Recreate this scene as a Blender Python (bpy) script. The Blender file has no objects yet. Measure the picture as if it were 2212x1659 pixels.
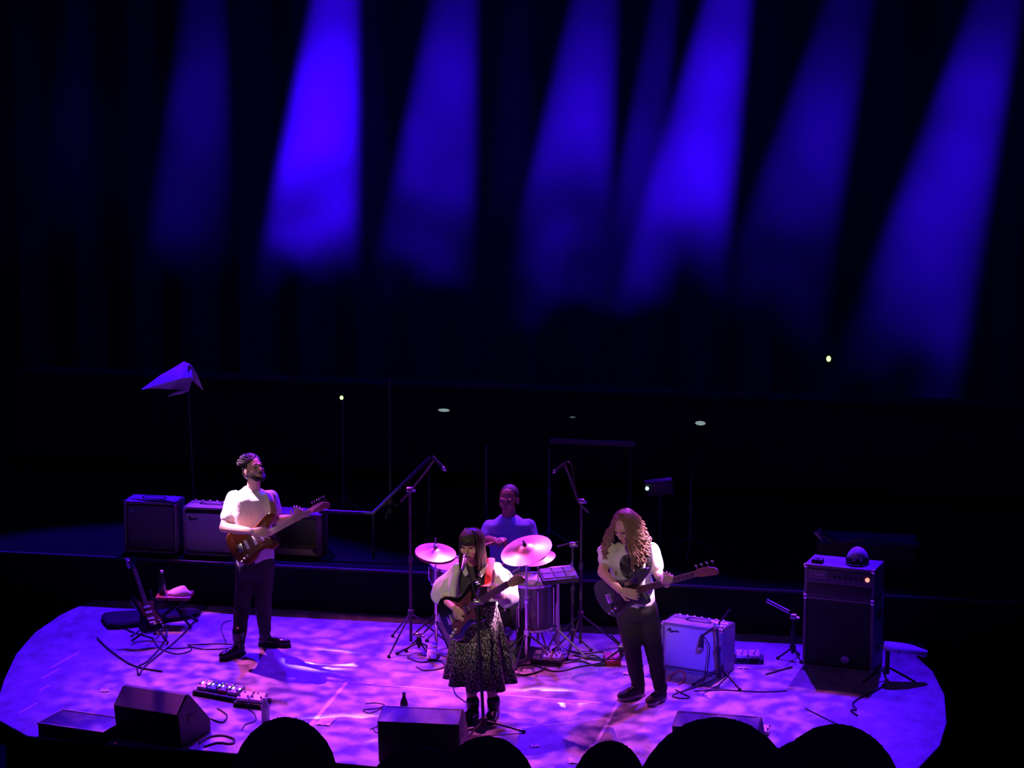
import bpy, bmesh, math, random
from mathutils import Vector, Matrix, noise
random.seed(7)
scene = bpy.context.scene
COL = scene.collection
R = math.radians
V = Vector

# ------------------------------------------------------------------ camera
CAM = V((3.4, -18.65, 6.35)); YAW = R(10.5); PIT = R(-11.2); FPX = 5600.0
cd = bpy.data.cameras.new('camera'); cam = bpy.data.objects.new('camera', cd); COL.objects.link(cam)
cam.location = CAM; cam.rotation_euler = (R(90) + PIT, 0, YAW)
cd.sensor_width = 36.0; cd.lens = FPX * 36.0 / 2212.0; cd.clip_end = 200
scene.camera = cam
_fw = V((-math.sin(YAW)*math.cos(PIT), math.cos(YAW)*math.cos(PIT), math.sin(PIT)))
_rt = V((math.cos(YAW), math.sin(YAW), 0)); _up = _rt.cross(_fw)
def ray(x, y): return _fw*FPX + _rt*(x-1106) - _up*(y-829.5)
def G(x, y, z=0.0):                       # point of the photo on a level surface
    d = ray(x, y); return CAM + d*((z-CAM.z)/d.z)
def W(x, y, Y):                           # point of the photo on a plane of constant depth
    d = ray(x, y); return CAM + d*((Y-CAM.y)/d.y)

# ------------------------------------------------------------------ world, exposure
w = bpy.data.worlds.new('world'); scene.world = w; w.use_nodes = True
w.node_tree.nodes['Background'].inputs[0].default_value = (0.06, 0.02, 1, 1)
w.node_tree.nodes['Background'].inputs[1].default_value = 0.045
vs = scene.view_settings
vs.view_transform = 'Standard'; vs.look = 'None'; vs.exposure = 0.0; vs.gamma = 1.0; vs.use_curve_mapping = False

# ------------------------------------------------------------------ stage lights
def spot(name, loc, tgt, energy, color, angle, blend=0.4, radius=0.06, gobo=None):
    l = bpy.data.lights.new(name, 'SPOT'); o = bpy.data.objects.new(name, l); COL.objects.link(o)
    o.location = loc; l.energy = energy; l.color = color; l.spot_size = R(angle); l.spot_blend = blend
    l.shadow_soft_size = radius
    o.rotation_euler = (V(tgt)-V(loc)).to_track_quat('-Z', 'Y').to_euler()
    if gobo:                              # break-up gobo wheel in the lamp
        sc_, lo, hi, mn = gobo
        l.use_nodes = True; nt = l.node_tree; em = nt.nodes['Emission']
        tc = nt.nodes.new('ShaderNodeTexCoord'); nz = nt.nodes.new('ShaderNodeTexNoise')
        nz.inputs['Scale'].default_value = sc_; nz.inputs['Detail'].default_value = 2.0
        mr = nt.nodes.new('ShaderNodeMapRange')
        for i, v in zip((1, 2, 3, 4), (lo, hi, mn, 1.0)): mr.inputs[i].default_value = v
        nt.links.new(tc.outputs['Normal'], nz.inputs['Vector'])
        nt.links.new(nz.outputs['Fac'], mr.inputs[0]); nt.links.new(mr.outputs[0], em.inputs['Strength'])
    return o
BLUE = (0.055, 0.002, 1.0); VIOLET = (0.10, 0.004, 1.0); PINK = (1.0, 0.11, 0.85); ROSE = (1.0, 0.46, 0.92); WARM = (1.0, 0.72, 0.52)
# hanging back lights that wash the stage floor
spot('back_wash_far_left', (-4.3, 6.2, 6.9), (-3.5, 0.6, 0), 7500, BLUE, 41, 0.3)
spot('back_wash_left', (-1.9, 6.2, 6.9), (-1.9, 0.2, 0), 5200, VIOLET, 34, 0.5)
spot('back_wash_right', (0.9, 6.2, 6.9), (0.6, 0.0, 0), 5200, VIOLET, 34, 0.5)
spot('back_wash_far_right', (2.6, 6.2, 6.9), (2.1, 0.5, 0), 6800, BLUE, 27, 0.9)
# pink break-up light over the middle of the stage, from both sides
spot('pink_breakup_left', (-4.6, 3.6, 6.6), (-1.2, -0.1, 0), 5400, PINK, 38, 1.0, 0.03, (56, 0.43, 0.61, 0.12))
spot('pink_breakup_right', (2.5, 5.2, 6.6), (0.5, -0.2, 0), 4800, PINK, 32, 1.0, 0.03, (56, 0.45, 0.61, 0.10))
# key lights on the players, high at the sides; the last two spots are added fills
spot('key_left', (-5.6, 1.9, 6.4), (-2.62, 1.3, 1.33), 22000, ROSE, 4.6, 0.6)
spot('key_right', (4.6, 2.2, 6.0), (-0.17, -0.02, 1.12), 24000, ROSE, 4.8, 0.6)
spot('key_bass', (4.4, 1.5, 6.2), (0.99, 0.68, 1.27), 20000, ROSE, 4.4, 0.6)
spot('key_cymbals', (-0.2, 4.6, 6.4), (-0.55, 1.5, 0.8), 2300, PINK, 13, 0.6)
spot('added_stool_fill', (-5.0, 3.9, 6.2), (-3.4, 1.9, 0.3), 2500, PINK, 3.6, 0.7)  # added pink spot that brightens the stool and towel, no known lamp
spot('added_amplifier_fill', (-3.2, 5.4, 6.4), (-3.3, 2.85, 0.8), 2200, PINK, 5, 0.7)  # extra pink spot put in to light the left amplifier's top
# dim warm light on each player from the front of house, blue light on drummer and amplifier from the balcony
spot('front_guitarist', (-5.5, -14, 6.5), (-2.45, 1.3, 1.30), 1500, WARM, 4.0, 0.7, 0.1)
spot('front_singer', (-3.0, -14, 7.5), (-0.3, 0.0, 0.95), 2800, WARM, 4.6, 0.7, 0.1)
spot('front_bass', (4.8, -13.5, 7.0), (0.85, 0.6, 1.05), 1900, WARM, 4.6, 0.7, 0.1)
spot('front_blue_drums', (-3.4, -12.0, 6.8), (-0.48, 2.05, 1.1), 2600, (0.06, 0.02, 1.0), 4.2, 0.7, 0.1)
spot('front_blue_amplifier', (4.2, -11.0, 6.0), (1.25, 1.45, 0.22), 17000, (0.045, 0.010, 1.0), 3.2, 0.6, 0.1)
# beams in the haze above the back of the stage: (x at top edge, x lower down, y lower down, width deg, energy)
for i, (xt, xb, yb, ang, en) in enumerate([
        (165, 140, 620, 8, 150), (445, 405, 620, 11.5, 2000), (728, 668, 560, 12.5, 30000), (985, 920, 560, 12.5, 7000),
        (1118, 1100, 500, 7, 300), (1290, 1210, 560, 12.5, 6500), (1440, 1395, 300, 7, 4000), (1580, 1465, 560, 12.5, 14000),
        (1845, 1690, 560, 12.5, 3000), (2165, 1890, 1000, 13, 5500), (795, 800, 300, 6, 300)]):
    top = W(xt + (xt-xb)*0.9*(560/yb), -560, 10.4); low = W(xb, yb, 9.2)
    spot('haze_beam', top, low, en*4.0, (0.028, 0.0, 1.0), ang, 0.55, 0.05)

# ------------------------------------------------------------------ materials
MATS = {}
def mat(name, col, rough=0.6, metal=0.0, var=0.12, scale=30.0, bump=0.0, emit=None, coat=0.0, sheen=0.0):
    if name in MATS: return MATS[name]
    m = bpy.data.materials.new(name); m.use_nodes = True; nt = m.node_tree; b = nt.nodes['Principled BSDF']
    b.inputs['Roughness'].default_value = rough; b.inputs['Metallic'].default_value = metal
    if coat: b.inputs['Coat Weight'].default_value = coat
    if sheen: b.inputs['Sheen Weight'].default_value = sheen
    tc = nt.nodes.new('ShaderNodeTexCoord'); nz = nt.nodes.new('ShaderNodeTexNoise')
    nz.inputs['Scale'].default_value = scale; nz.inputs['Detail'].default_value = 4
    nt.links.new(tc.outputs['Object'], nz.inputs['Vector'])
    mx = nt.nodes.new('ShaderNodeMix'); mx.data_type = 'RGBA'
    mx.inputs[6].default_value = tuple(c*(1-var) for c in col) + (1,)
    mx.inputs[7].default_value = tuple(min(1, c*(1+var)) for c in col) + (1,)
    nt.links.new(nz.outputs['Fac'], mx.inputs[0]); nt.links.new(mx.outputs[2], b.inputs['Base Color'])
    if bump:
        bp = nt.nodes.new('ShaderNodeBump'); bp.inputs['Strength'].default_value = bump; bp.inputs['Distance'].default_value = 0.01
        nt.links.new(nz.outputs['Fac'], bp.inputs['Height']); nt.links.new(bp.outputs[0], b.inputs['Normal'])
    if emit:
        b.inputs['Emission Color'].default_value = tuple(emit[0]) + (1,); b.inputs['Emission Strength'].default_value = emit[1]
    MATS[name] = m; return m
def two_tone(name, c1, c2, scale, lo, hi, rough=0.8, stretch=(1, 1, 1), detail=2.0, kind='noise'):
    m = bpy.data.materials.new(name); m.use_nodes = True; nt = m.node_tree; b = nt.nodes['Principled BSDF']
    b.inputs['Roughness'].default_value = rough
    tc = nt.nodes.new('ShaderNodeTexCoord'); mp = nt.nodes.new('ShaderNodeMapping'); mp.inputs['Scale'].default_value = stretch
    nt.links.new(tc.outputs['Object'], mp.inputs[0])
    if kind == 'noise':
        t = nt.nodes.new('ShaderNodeTexNoise'); t.inputs['Detail'].default_value = detail; out = t.outputs['Fac']
    else:
        t = nt.nodes.new('ShaderNodeTexVoronoi'); out = t.outputs['Distance']
    t.inputs['Scale'].default_value = scale; nt.links.new(mp.outputs[0], t.inputs['Vector'])
    rp = nt.nodes.new('ShaderNodeValToRGB'); rp.color_ramp.elements[0].position = lo; rp.color_ramp.elements[1].position = hi
    rp.color_ramp.elements[0].color = tuple(c1) + (1,); rp.color_ramp.elements[1].color = tuple(c2) + (1,)
    nt.links.new(out, rp.inputs[0]); nt.links.new(rp.outputs[0], b.inputs['Base Color'])
    MATS[name] = m; return m
mat('black', (0.012, 0.012, 0.014), 0.55); mat('black_gloss', (0.012, 0.012, 0.013), 0.18, coat=0.5)
mat('black_cloth', (0.013, 0.013, 0.015), 0.95, bump=0.4, scale=60)
mat('trouser_cloth', (0.030, 0.028, 0.026), 0.9, bump=0.3, scale=60, var=0.25)
mat('tolex', (0.19, 0.18, 0.19), 0.5, bump=0.5, scale=220); mat('tolex_black', (0.02, 0.018, 0.02), 0.5, bump=0.5, scale=220); mat('wedge_paint', (0.05, 0.045, 0.045), 0.55, bump=0.5, scale=220)
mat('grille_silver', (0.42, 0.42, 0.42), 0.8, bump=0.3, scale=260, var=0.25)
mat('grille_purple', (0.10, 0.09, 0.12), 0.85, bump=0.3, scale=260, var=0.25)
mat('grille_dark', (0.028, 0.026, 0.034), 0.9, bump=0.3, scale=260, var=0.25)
mat('chrome', (0.75, 0.75, 0.78), 0.22, 1.0, 0.05); mat('steel', (0.45, 0.45, 0.48), 0.38, 1.0, 0.1)
mat('brass', (0.80, 0.62, 0.36), 0.36, 1.0, 0.15, 14)
mat('white_plastic', (0.75, 0.74, 0.72), 0.4); mat('paper', (0.9, 0.9, 0.88), 0.7, var=0.04)
mat('white_cotton', (0.72, 0.71, 0.70), 0.9, var=0.06, bump=0.25, scale=40)
mat('white_blouse', (0.78, 0.76, 0.76), 0.85, var=0.06, bump=0.2, scale=35)
mat('blue_shirt', (0.13, 0.11, 0.42), 0.9, var=0.08, bump=0.25, scale=40)
mat('dark_top', (0.05, 0.045, 0.06), 0.85, var=0.2)
mat('skin', (0.58, 0.37, 0.28), 0.5, var=0.08, scale=18); mat('skin_dark', (0.20, 0.095, 0.07), 0.45, var=0.1, scale=18)
mat('lip', (0.35, 0.13, 0.12), 0.45); mat('eye', (0.05, 0.04, 0.04), 0.15)
mat('hair_black', (0.010, 0.008, 0.008), 0.65, var=0.5, scale=80, bump=0.6)
mat('hair_brown', (0.024, 0.014, 0.011), 0.42, var=0.4, scale=80, bump=0.6)
mat('hair_curly', (0.21, 0.115, 0.075), 0.6, var=0.45, scale=60, bump=0.6)
mat('boot_leather', (0.014, 0.012, 0.012), 0.25, coat=0.3); mat('rubber', (0.02, 0.02, 0.02), 0.8)
mat('sneaker', (0.05, 0.05, 0.055), 0.8, var=0.3); mat('sneaker_sole', (0.6, 0.58, 0.54), 0.6)
mat('red_strap', (0.75, 0.03, 0.05), 0.7, var=0.1, bump=0.3, scale=120); mat('tan_strap', (0.30, 0.12, 0.09), 0.7)
mat('maple', (0.60, 0.38, 0.18), 0.35, var=0.15, scale=12); mat('rosewood', (0.09, 0.035, 0.02), 0.45, var=0.3)
mat('red_wood', (0.30, 0.08, 0.05), 0.4, var=0.25, scale=12)
mat('guitar_black', (0.010, 0.010, 0.011), 0.12, coat=1.0); mat('slate_body', (0.028, 0.033, 0.036), 0.4, coat=0.2, var=0.2, scale=6)
mat('pickguard_white', (0.78, 0.76, 0.74), 0.35); mat('pickguard_tort', (0.13, 0.035, 0.02), 0.3, var=0.6, scale=40)
mat('led_green', (0.3, 1, 0.2), 0.5, emit=((0.45, 1.0, 0.15), 5)); mat('led_white', (0.8, 0.9, 1), 0.5, emit=((0.85, 0.95, 1.0), 5))
mat('led_mint', (0.5, 1, 0.8), 0.5, emit=((0.65, 1.0, 0.8), 1.3)); mat('led_dim', (0.5, 1, 0.8), 0.5, emit=((0.7, 1.0, 0.9), 0.30)); mat('led_faint', (0.5, 0.8, 0.7), 0.5, emit=((0.7, 1.0, 0.9), 0.06))
mat('led_red', (1, 0.2, 0.1), 0.4, emit=((1.0, 0.22, 0.16), 2.2))
mat('drum_shell', (0.05, 0.05, 0.06), 0.25, coat=0.6); mat('drum_head', (0.62, 0.62, 0.64), 0.55)
mat('pad_rubber', (0.10, 0.10, 0.11), 0.6); mat('cable', (0.012, 0.012, 0.014), 0.5); mat('cable_orange', (0.75, 0.14, 0.04), 0.5)
mat('tape', (0.78, 0.74, 0.72), 0.6, var=0.15, scale=12); mat('cloth_white', (0.62, 0.60, 0.63), 0.9, var=0.06)
mat('pedal_metal', (0.5, 0.5, 0.52), 0.35, 0.6); mat('pedal_red', (0.35, 0.03, 0.03), 0.4); mat('pedal_blue', (0.06, 0.1, 0.35), 0.4)
mat('cardboard_edge', (0.6, 0.6, 0.4), 0.7); mat('bottle_clear', (0.55, 0.55, 0.6), 0.15); mat('bottle_dark', (0.03, 0.05, 0.03), 0.1)
mat('wood_frame', (0.16, 0.09, 0.10), 0.5, var=0.2); mat('audience_dark', (0.010, 0.009, 0.010), 0.9)
mat('audience_hair', (0.012, 0.010, 0.010), 0.7, var=0.4)
mat('riser_paint', (0.010, 0.010, 0.013), 0.85); mat('curtain', (0.035, 0.035, 0.045), 0.95); mat('stall_wood', (0.032, 0.032, 0.042), 0.9)
mat('trim_dark', (0.022, 0.02, 0.025), 0.7); mat('rail_wood', (0.30, 0.22, 0.24), 0.5); mat('rail_paint', (0.06, 0.05, 0.07), 0.5); mat('carpet', (0.008, 0.008, 0.010), 0.95)
mat('print_black', (0.02, 0.02, 0.022), 0.9, var=0.3); mat('print_yellow', (0.35, 0.27, 0.06), 0.9)
two_tone('skirt_cloth', (0.010, 0.010, 0.010), (0.40, 0.375, 0.30), 95, 0.48, 0.62, 0.85, (1, 1, 0.75), 3)
two_tone('sunburst', (0.28, 0.075, 0.02), (0.02, 0.006, 0.004), 4.5, 0.42, 0.62, 0.18)
two_tone('print_skull', (0.018, 0.018, 0.02), (0.13, 0.13, 0.14), 22, 0.52, 0.62, 0.9)

for k in ('riser_paint', 'carpet', 'curtain', 'stall_wood'): MATS[k].node_tree.nodes['Principled BSDF'].inputs['Specular IOR Level'].default_value = 0.0
# ------------------------------------------------------------------ mesh helpers
class MB:
    def __init__(self): self.v = []; self.f = []; self.M = None
    def add(self, vs, fs):
        n = len(self.v)
        self.v += [self.M @ V(p) for p in vs] if self.M else [V(p) for p in vs]
        self.f += [tuple(i+n for i in f) for f in fs]; return self
    def box(self, c, s, bev=0.0):
        bm = bmesh.new(); bmesh.ops.create_cube(bm, size=1)
        for v in bm.verts: v.co = V((v.co.x*s[0]+c[0], v.co.y*s[1]+c[1], v.co.z*s[2]+c[2]))
        if bev: bmesh.ops.bevel(bm, geom=bm.edges[:], offset=bev, segments=2, affect='EDGES', profile=0.6)
        bm.verts.index_update()
        self.add([v.co.copy() for v in bm.verts], [[v.index for v in f.verts] for f in bm.faces]); bm.free(); return self
    def prism(self, poly, z0, z1, bev=0.0):
        n = len(poly); P = [V((p[0], p[1])) for p in poly]
        area = sum(P[i].x*P[(i+1) % n].y - P[(i+1) % n].x*P[i].y for i in range(n))
        if area < 0: P.reverse()
        nor = []
        for i in range(n):
            t = (P[(i+1) % n]-P[i-1]).normalized(); nor.append(V((t.y, -t.x)))
        lay = [(z0, 0), (z1, 0)] if not bev else [(z0, bev), (z0+bev, 0), (z1-bev, 0), (z1, bev)]
        vs = []; fs = []
        for z, o in lay: vs += [(P[i].x-nor[i].x*o, P[i].y-nor[i].y*o, z) for i in range(n)]
        for k in range(len(lay)-1):
            for i in range(n):
                j = (i+1) % n; fs.append((k*n+i, k*n+j, (k+1)*n+j, (k+1)*n+i))
        fs.append(tuple(reversed(range(n)))); fs.append(tuple((len(lay)-1)*n+i for i in range(n)))
        return self.add(vs, fs)
    def loft(self, rings):                # rings: lists of equal length
        n = len(rings[0]); vs = [p for r in rings for p in r]; fs = []
        for k in range(len(rings)-1):
            for i in range(n):
                j = (i+1) % n; fs.append((k*n+i, k*n+j, (k+1)*n+j, (k+1)*n+i))
        fs.append(tuple(reversed(range(n)))); fs.append(tuple((len(rings)-1)*n+i for i in range(n)))
        return self.add(vs, fs)
    def sweep(self, pts, a, b=None, side=None, n=8):
        pts = [V(p) for p in pts]; m = len(pts)
        A = a if isinstance(a, (list, tuple)) else [a]*m
        B = A if b is None else (b if isinstance(b, (list, tuple)) else [b]*m)
        rings = []; u = None
        for i in range(m):
            t = (pts[min(i+1, m-1)]-pts[max(i-1, 0)])
            t = t.normalized() if t.length > 1e-9 else V((0, 0, 1))
            if side is not None: u = V(side)
            elif u is None: u = V((0, 0, 1)) if abs(t.z) < 0.9 else V((1, 0, 0))
            u = u - t*u.dot(t)
            u = u.normalized() if u.length > 1e-6 else t.orthogonal().normalized()
            w_ = t.cross(u)
            rings.append([pts[i]+u*(A[i]*math.cos(q))+w_*(B[i]*math.sin(q)) for q in [2*math.pi*k/n for k in range(n)]])
        return self.loft(rings)
    def tube(self, pts, r, n=8): return self.sweep(pts, r, n=n)
    def ell(self, c, r, rot=None, nu=14, nv=9):
        if not isinstance(r, (tuple, list, Vector)): r = (r, r, r)
        vs = [(0, 0, -1)]; fs = []
        for k in range(1, nv):
            ph = -math.pi/2+math.pi*k/nv
            vs += [(math.cos(ph)*math.cos(2*math.pi*i/nu), math.cos(ph)*math.sin(2*math.pi*i/nu), math.sin(ph)) for i in range(nu)]
        vs.append((0, 0, 1)); last = len(vs)-1
        for i in range(nu):
            j = (i+1) % nu
            fs.append((0, 1+j, 1+i)); fs.append((last, last-nu+i, last-nu+j))
            for k in range(nv-2): fs.append((1+k*nu+i, 1+k*nu+j, 1+(k+1)*nu+j, 1+(k+1)*nu+i))
        out = []
        for p in vs:
            q = V((p[0]*r[0], p[1]*r[1], p[2]*r[2]))
            if rot is not None: q = rot @ q
            out.append(q+V(c))
        return self.add(out, fs)
    def chain(self, pts, rads, n=12):
        pts = [V(p) for p in pts]
        for i, p in enumerate(pts): self.ell(p, rads[i], nu=n, nv=8)
        for i in range(len(pts)-1):
            if (pts[i+1]-pts[i]).length > 1e-5: self.sweep([pts[i], pts[i+1]], [rads[i], rads[i+1]], n=n)
        return self
    def lathe(self, prof, n=24, axis=None, at=(0, 0, 0)):
        q = V((0, 0, 1)).rotation_difference(V(axis).normalized()) if axis is not None else None
        rings = []
        for r, z in prof:
            ring = []
            for i in range(n):
                p = V((r*math.cos(2*math.pi*i/n), r*math.sin(2*math.pi*i/n), z))
                if q: p = q @ p
                ring.append(p+V(at))
            rings.append(ring)
        return self.loft(rings)

def base_of(o):
    while o.parent: o = o.parent
    return V(o['_b'])
def build(mb, name, m, parent=None, base=None, smooth=True, voxel=None, sm=3, wrinkle=None, label=None, angle=40):
    b = base_of(parent) if parent is not None else (V(base) if base is not None else V((0, 0, 0)))
    me = bpy.data.meshes.new(name)
    me.from_pydata([tuple(p-b) for p in mb.v], [], mb.f); me.update()
    if voxel:
        bm = bmesh.new(); bm.from_mesh(me); bmesh.ops.recalc_face_normals(bm, faces=bm.faces[:]); bm.to_mesh(me); bm.free()
        t = bpy.data.objects.new('tmp', me); COL.objects.link(t)
        r = t.modifiers.new('r', 'REMESH'); r.mode = 'VOXEL'; r.voxel_size = voxel; r.use_smooth_shade = True
        if sm:
            s = t.modifiers.new('s', 'SMOOTH'); s.iterations = sm; s.factor = 0.5
        dg = bpy.context.evaluated_depsgraph_get()
        me2 = bpy.data.meshes.new_from_object(t.evaluated_get(dg), depsgraph=dg)
        bpy.data.objects.remove(t); bpy.data.meshes.remove(me); me = me2; me.name = name
        if wrinkle:
            amp, fx, fz = wrinkle; ns = [v.normal.copy() for v in me.vertices]
            for v, nn in zip(me.vertices, ns):
                p = V((v.co.x*fx, v.co.y*fx, v.co.z*fz))
                v.co += nn*(noise.noise(p)*amp+noise.noise(p*2.3)*amp*0.5)
    else:
        bm = bmesh.new(); bm.from_mesh(me); bmesh.ops.recalc_face_normals(bm, faces=bm.faces[:]); bm.to_mesh(me); bm.free()
    if smooth:
        for p in me.polygons: p.use_smooth = True
        if not voxel:
            try: me.set_sharp_from_angle(angle=R(angle))
            except Exception: pass
    me.materials.clear(); me.materials.append(MATS[m])
    o = bpy.data.objects.new(name, me); COL.objects.link(o)
    if parent is not None: o.parent = parent
    else:
        o.location = b; o['_b'] = tuple(b)
    if label: o['label'] = label
    return o
def tag(o, label, cat, group=None):
    o['label'] = label; o['category'] = cat
    if group: o['group'] = group
    return o
def thing(name, label, cat, loc, group=None):
    o = bpy.data.objects.new(name, None); COL.objects.link(o); o.location = loc; o['_b'] = tuple(loc)
    o.empty_display_size = 0.1
    return tag(o, label, cat, group)
def struct(mb, name, m, base=(0, 0, 0), smooth=False):
    o = build(mb, name, m, None, base, smooth); o['kind'] = 'structure'; return o
def curve(pts, n=8):                       # Catmull-Rom through points
    P = [V(p) for p in pts]; out = []
    for i in range(len(P)-1):
        a, b, c, d = P[max(i-1, 0)], P[i], P[i+1], P[min(i+2, len(P)-1)]
        for k in range(n):
            t = k/n
            out.append(0.5*((2*b)+(c-a)*t+(2*a-5*b+4*c-d)*t*t+(3*b-a-3*c+d)*t**3))
    out.append(P[-1]); return out
def frame(x, z, at):                       # matrix with x axis and (approx.) z axis
    x = V(x).normalized(); z = V(z); z = (z-x*z.dot(x)).normalized(); y = z.cross(x)
    return Matrix(((x.x, y.x, z.x, at[0]), (x.y, y.y, z.y, at[1]), (x.z, y.z, z.z, at[2]), (0, 0, 0, 1)))
def place(at, yaw=0): return Matrix.Translation(V(at)) @ Matrix.Rotation(R(yaw), 4, 'Z')

# ------------------------------------------------------------------ setting
fm = bpy.data.materials.new('stage_floor'); fm.use_nodes = True; nt = fm.node_tree; b = nt.nodes['Principled BSDF']
b.inputs['Roughness'].default_value = 0.62
tc = nt.nodes.new('ShaderNodeTexCoord'); mp = nt.nodes.new('ShaderNodeMapping'); mp.inputs['Scale'].default_value = (1, 0.55, 1); mp.inputs['Rotation'].default_value = (0, 0, R(25))
n1 = nt.nodes.new('ShaderNodeTexNoise'); n1.inputs['Scale'].default_value = 7; n1.inputs['Detail'].default_value = 7; n1.inputs['Roughness'].default_value = 0.62
n2 = nt.nodes.new('ShaderNodeTexNoise'); n2.inputs['Scale'].default_value = 60; n2.inputs['Detail'].default_value = 3
rp = nt.nodes.new('ShaderNodeValToRGB'); rp.color_ramp.elements[0].position = 0.34; rp.color_ramp.elements[1].position = 0.70
rp.color_ramp.elements[0].color = (0.15, 0.135, 0.13, 1); rp.color_ramp.elements[1].color = (0.52, 0.48, 0.46, 1)
mx = nt.nodes.new('ShaderNodeMix'); mx.data_type = 'FLOAT'; mx.inputs[0].default_value = 0.3
nt.links.new(tc.outputs['Object'], mp.inputs[0]); nt.links.new(mp.outputs[0], n1.inputs[0]); nt.links.new(tc.outputs['Object'], n2.inputs[0])
nt.links.new(n1.outputs['Fac'], mx.inputs[2]); nt.links.new(n2.outputs['Fac'], mx.inputs[3])
nt.links.new(mx.outputs[0], rp.inputs[0]); nt.links.new(rp.outputs[0], b.inputs['Base Color'])
MATS['stage_floor'] = fm
RY = 2.52; RH = 0.38
outline = [G(*p) for p in [(240, 1285), (190, 1300), (130, 1328), (75, 1366), (35, 1412), (10, 1465), (-8, 1520), (-2, 1556), (60, 1590), (250, 1607), (450, 1622), (900, 1664)]]
outline += [V((0.6, -1.36, 0)), V((1.8, -1.30, 0)), V((2.6, -1.10, 0)), V((3.0, -0.75, 0))]
outline += [G(*p) for p in [(2030, 1610), (2045, 1560), (2040, 1500), (2015, 1450), (1980, 1418)]] + [V((3.0, RY, 0))]
m = MB(); m.prism([(p.x, p.y) for p in outline], -0.02, 0.0, 0.004); struct(m, 'floor', 'stage_floor')
m = MB(); m.prism([(p.x*0.985-0.01, p.y-0.05 if p.y > RY-0.2 else p.y+0.03) for p in outline], -1.1, -0.021); struct(m, 'floor_stage_skirt', 'riser_paint')
m = MB(); m.box((-0.5, -0.5, -1.15), (40, 30, 0.1)); struct(m, 'floor_hall', 'carpet')
m = MB(); m.box((-0.7, RY+1.9, RH/2-0.55), (11.6, 3.8, RH+1.1), 0.01); struct(m, 'floor_riser', 'riser_paint')
m = MB(); m.box((-0.7, RY+0.012, RH+0.006), (11.6, 0.03, 0.022), 0.004); struct(m, 'trim_1', 'trim_dark')
m = MB()
pts = []
for i in range(161):
    x = -12+24*i/160; pts.append((x, 12.0+0.12*math.sin(i*1.3)))
vs_ = [(x, y, -1.1) for x, y in pts]+[(x, y, 9.0) for x, y in pts]+[(x, 12.4, -1.1) for x, y in pts]+[(x, 12.4, 9.0) for x, y in pts]
n_ = len(pts); fs_ = []
for i in range(n_-1): fs_ += [(i, i+1, n_+i+1, n_+i), (2*n_+i, 3*n_+i, 3*n_+i+1, 2*n_+i+1), (n_+i, n_+i+1, 3*n_+i+1, 3*n_+i)]
m.add(vs_, fs_); struct(m, 'wall_back', 'curtain', smooth=True)
m = MB(); m.box((-0.7, 6.75, 0.05), (11.6, 0.5, 2.3), 0.02); struct(m, 'wall_choir_front', 'stall_wood')
m = MB(); m.box((-0.7, 6.5, 1.22), (11.6, 0.12, 0.05), 0.01); struct(m, 'trim_2', 'stall_wood')

# haze hanging above the back of the stage
hz = bpy.data.materials.new('haze'); hz.use_nodes = True; nt = hz.node_tree; nt.nodes.clear()
out = nt.nodes.new('ShaderNodeOutputMaterial'); vol = nt.nodes.new('ShaderNodeVolumePrincipled')
vol.inputs['Color'].default_value = (0.9, 0.9, 0.9, 1); vol.inputs['Anisotropy'].default_value = 0.35
tc = nt.nodes.new('ShaderNodeTexCoord'); nz = nt.nodes.new('ShaderNodeTexNoise'); nz.inputs['Scale'].default_value = 0.9; nz.inputs['Detail'].default_value = 1.0
nt.links.new(tc.outputs['Object'], nz.inputs[0])
sp = nt.nodes.new('ShaderNodeSeparateXYZ'); nt.links.new(tc.outputs['Object'], sp.inputs[0])
def math_(op, a, b_=None, c_=None):
    n = nt.nodes.new('ShaderNodeMath'); n.operation = op
    for i, q in enumerate((a, b_, c_)):
        if q is None: continue
        if isinstance(q, (int, float)): n.inputs[i].default_value = q
        else: nt.links.new(q, n.inputs[i])
    return n.outputs[0]
def mrange(v, a, b_, c_, d_):
    n = nt.nodes.new('ShaderNodeMapRange'); n.interpolation_type = 'SMOOTHSTEP'; nt.links.new(v, n.inputs[0])
    for i, q in enumerate((a, b_, c_, d_)): n.inputs[i+1].default_value = q
    return n.outputs[0]
# the cloud sinks lower towards the right of the stage
zz = math_('ADD', sp.outputs['Z'], mrange(sp.outputs['X'], 1.0, 3.4, 0.0, 2.0))
zz = math_('ADD', zz, math_('MULTIPLY', math_('SUBTRACT', nz.outputs['Fac'], 0.5), 3.0))
low = mrange(zz, 2.0, 3.6, 0.0, 1.0); high = mrange(sp.outputs['Z'], 3.1, 4.9, 1.0, 0.12)
den = math_('MULTIPLY', math_('MULTIPLY', low, high), mrange(nz.outputs['Fac'], 0.30, 0.68, 0.25, 1.0))
nt.links.new(math_('MULTIPLY', den, 0.30), vol.inputs['Density'])
nt.links.new(vol.outputs[0], out.inputs['Volume'])
MATS['haze'] = hz
m = MB(); m.box((-0.8, 9.4, 4.2), (13.5, 3.6, 8.4))
o = build(m, 'haze', 'haze', None, (0, 0, 0), False); o['kind'] = 'stuff'; tag(o, 'thin stage haze lit by blue beams above the back of the stage', 'haze')
scene.cycles.volume_step_rate = 3.0; scene.cycles.volume_max_steps = 64

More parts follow.
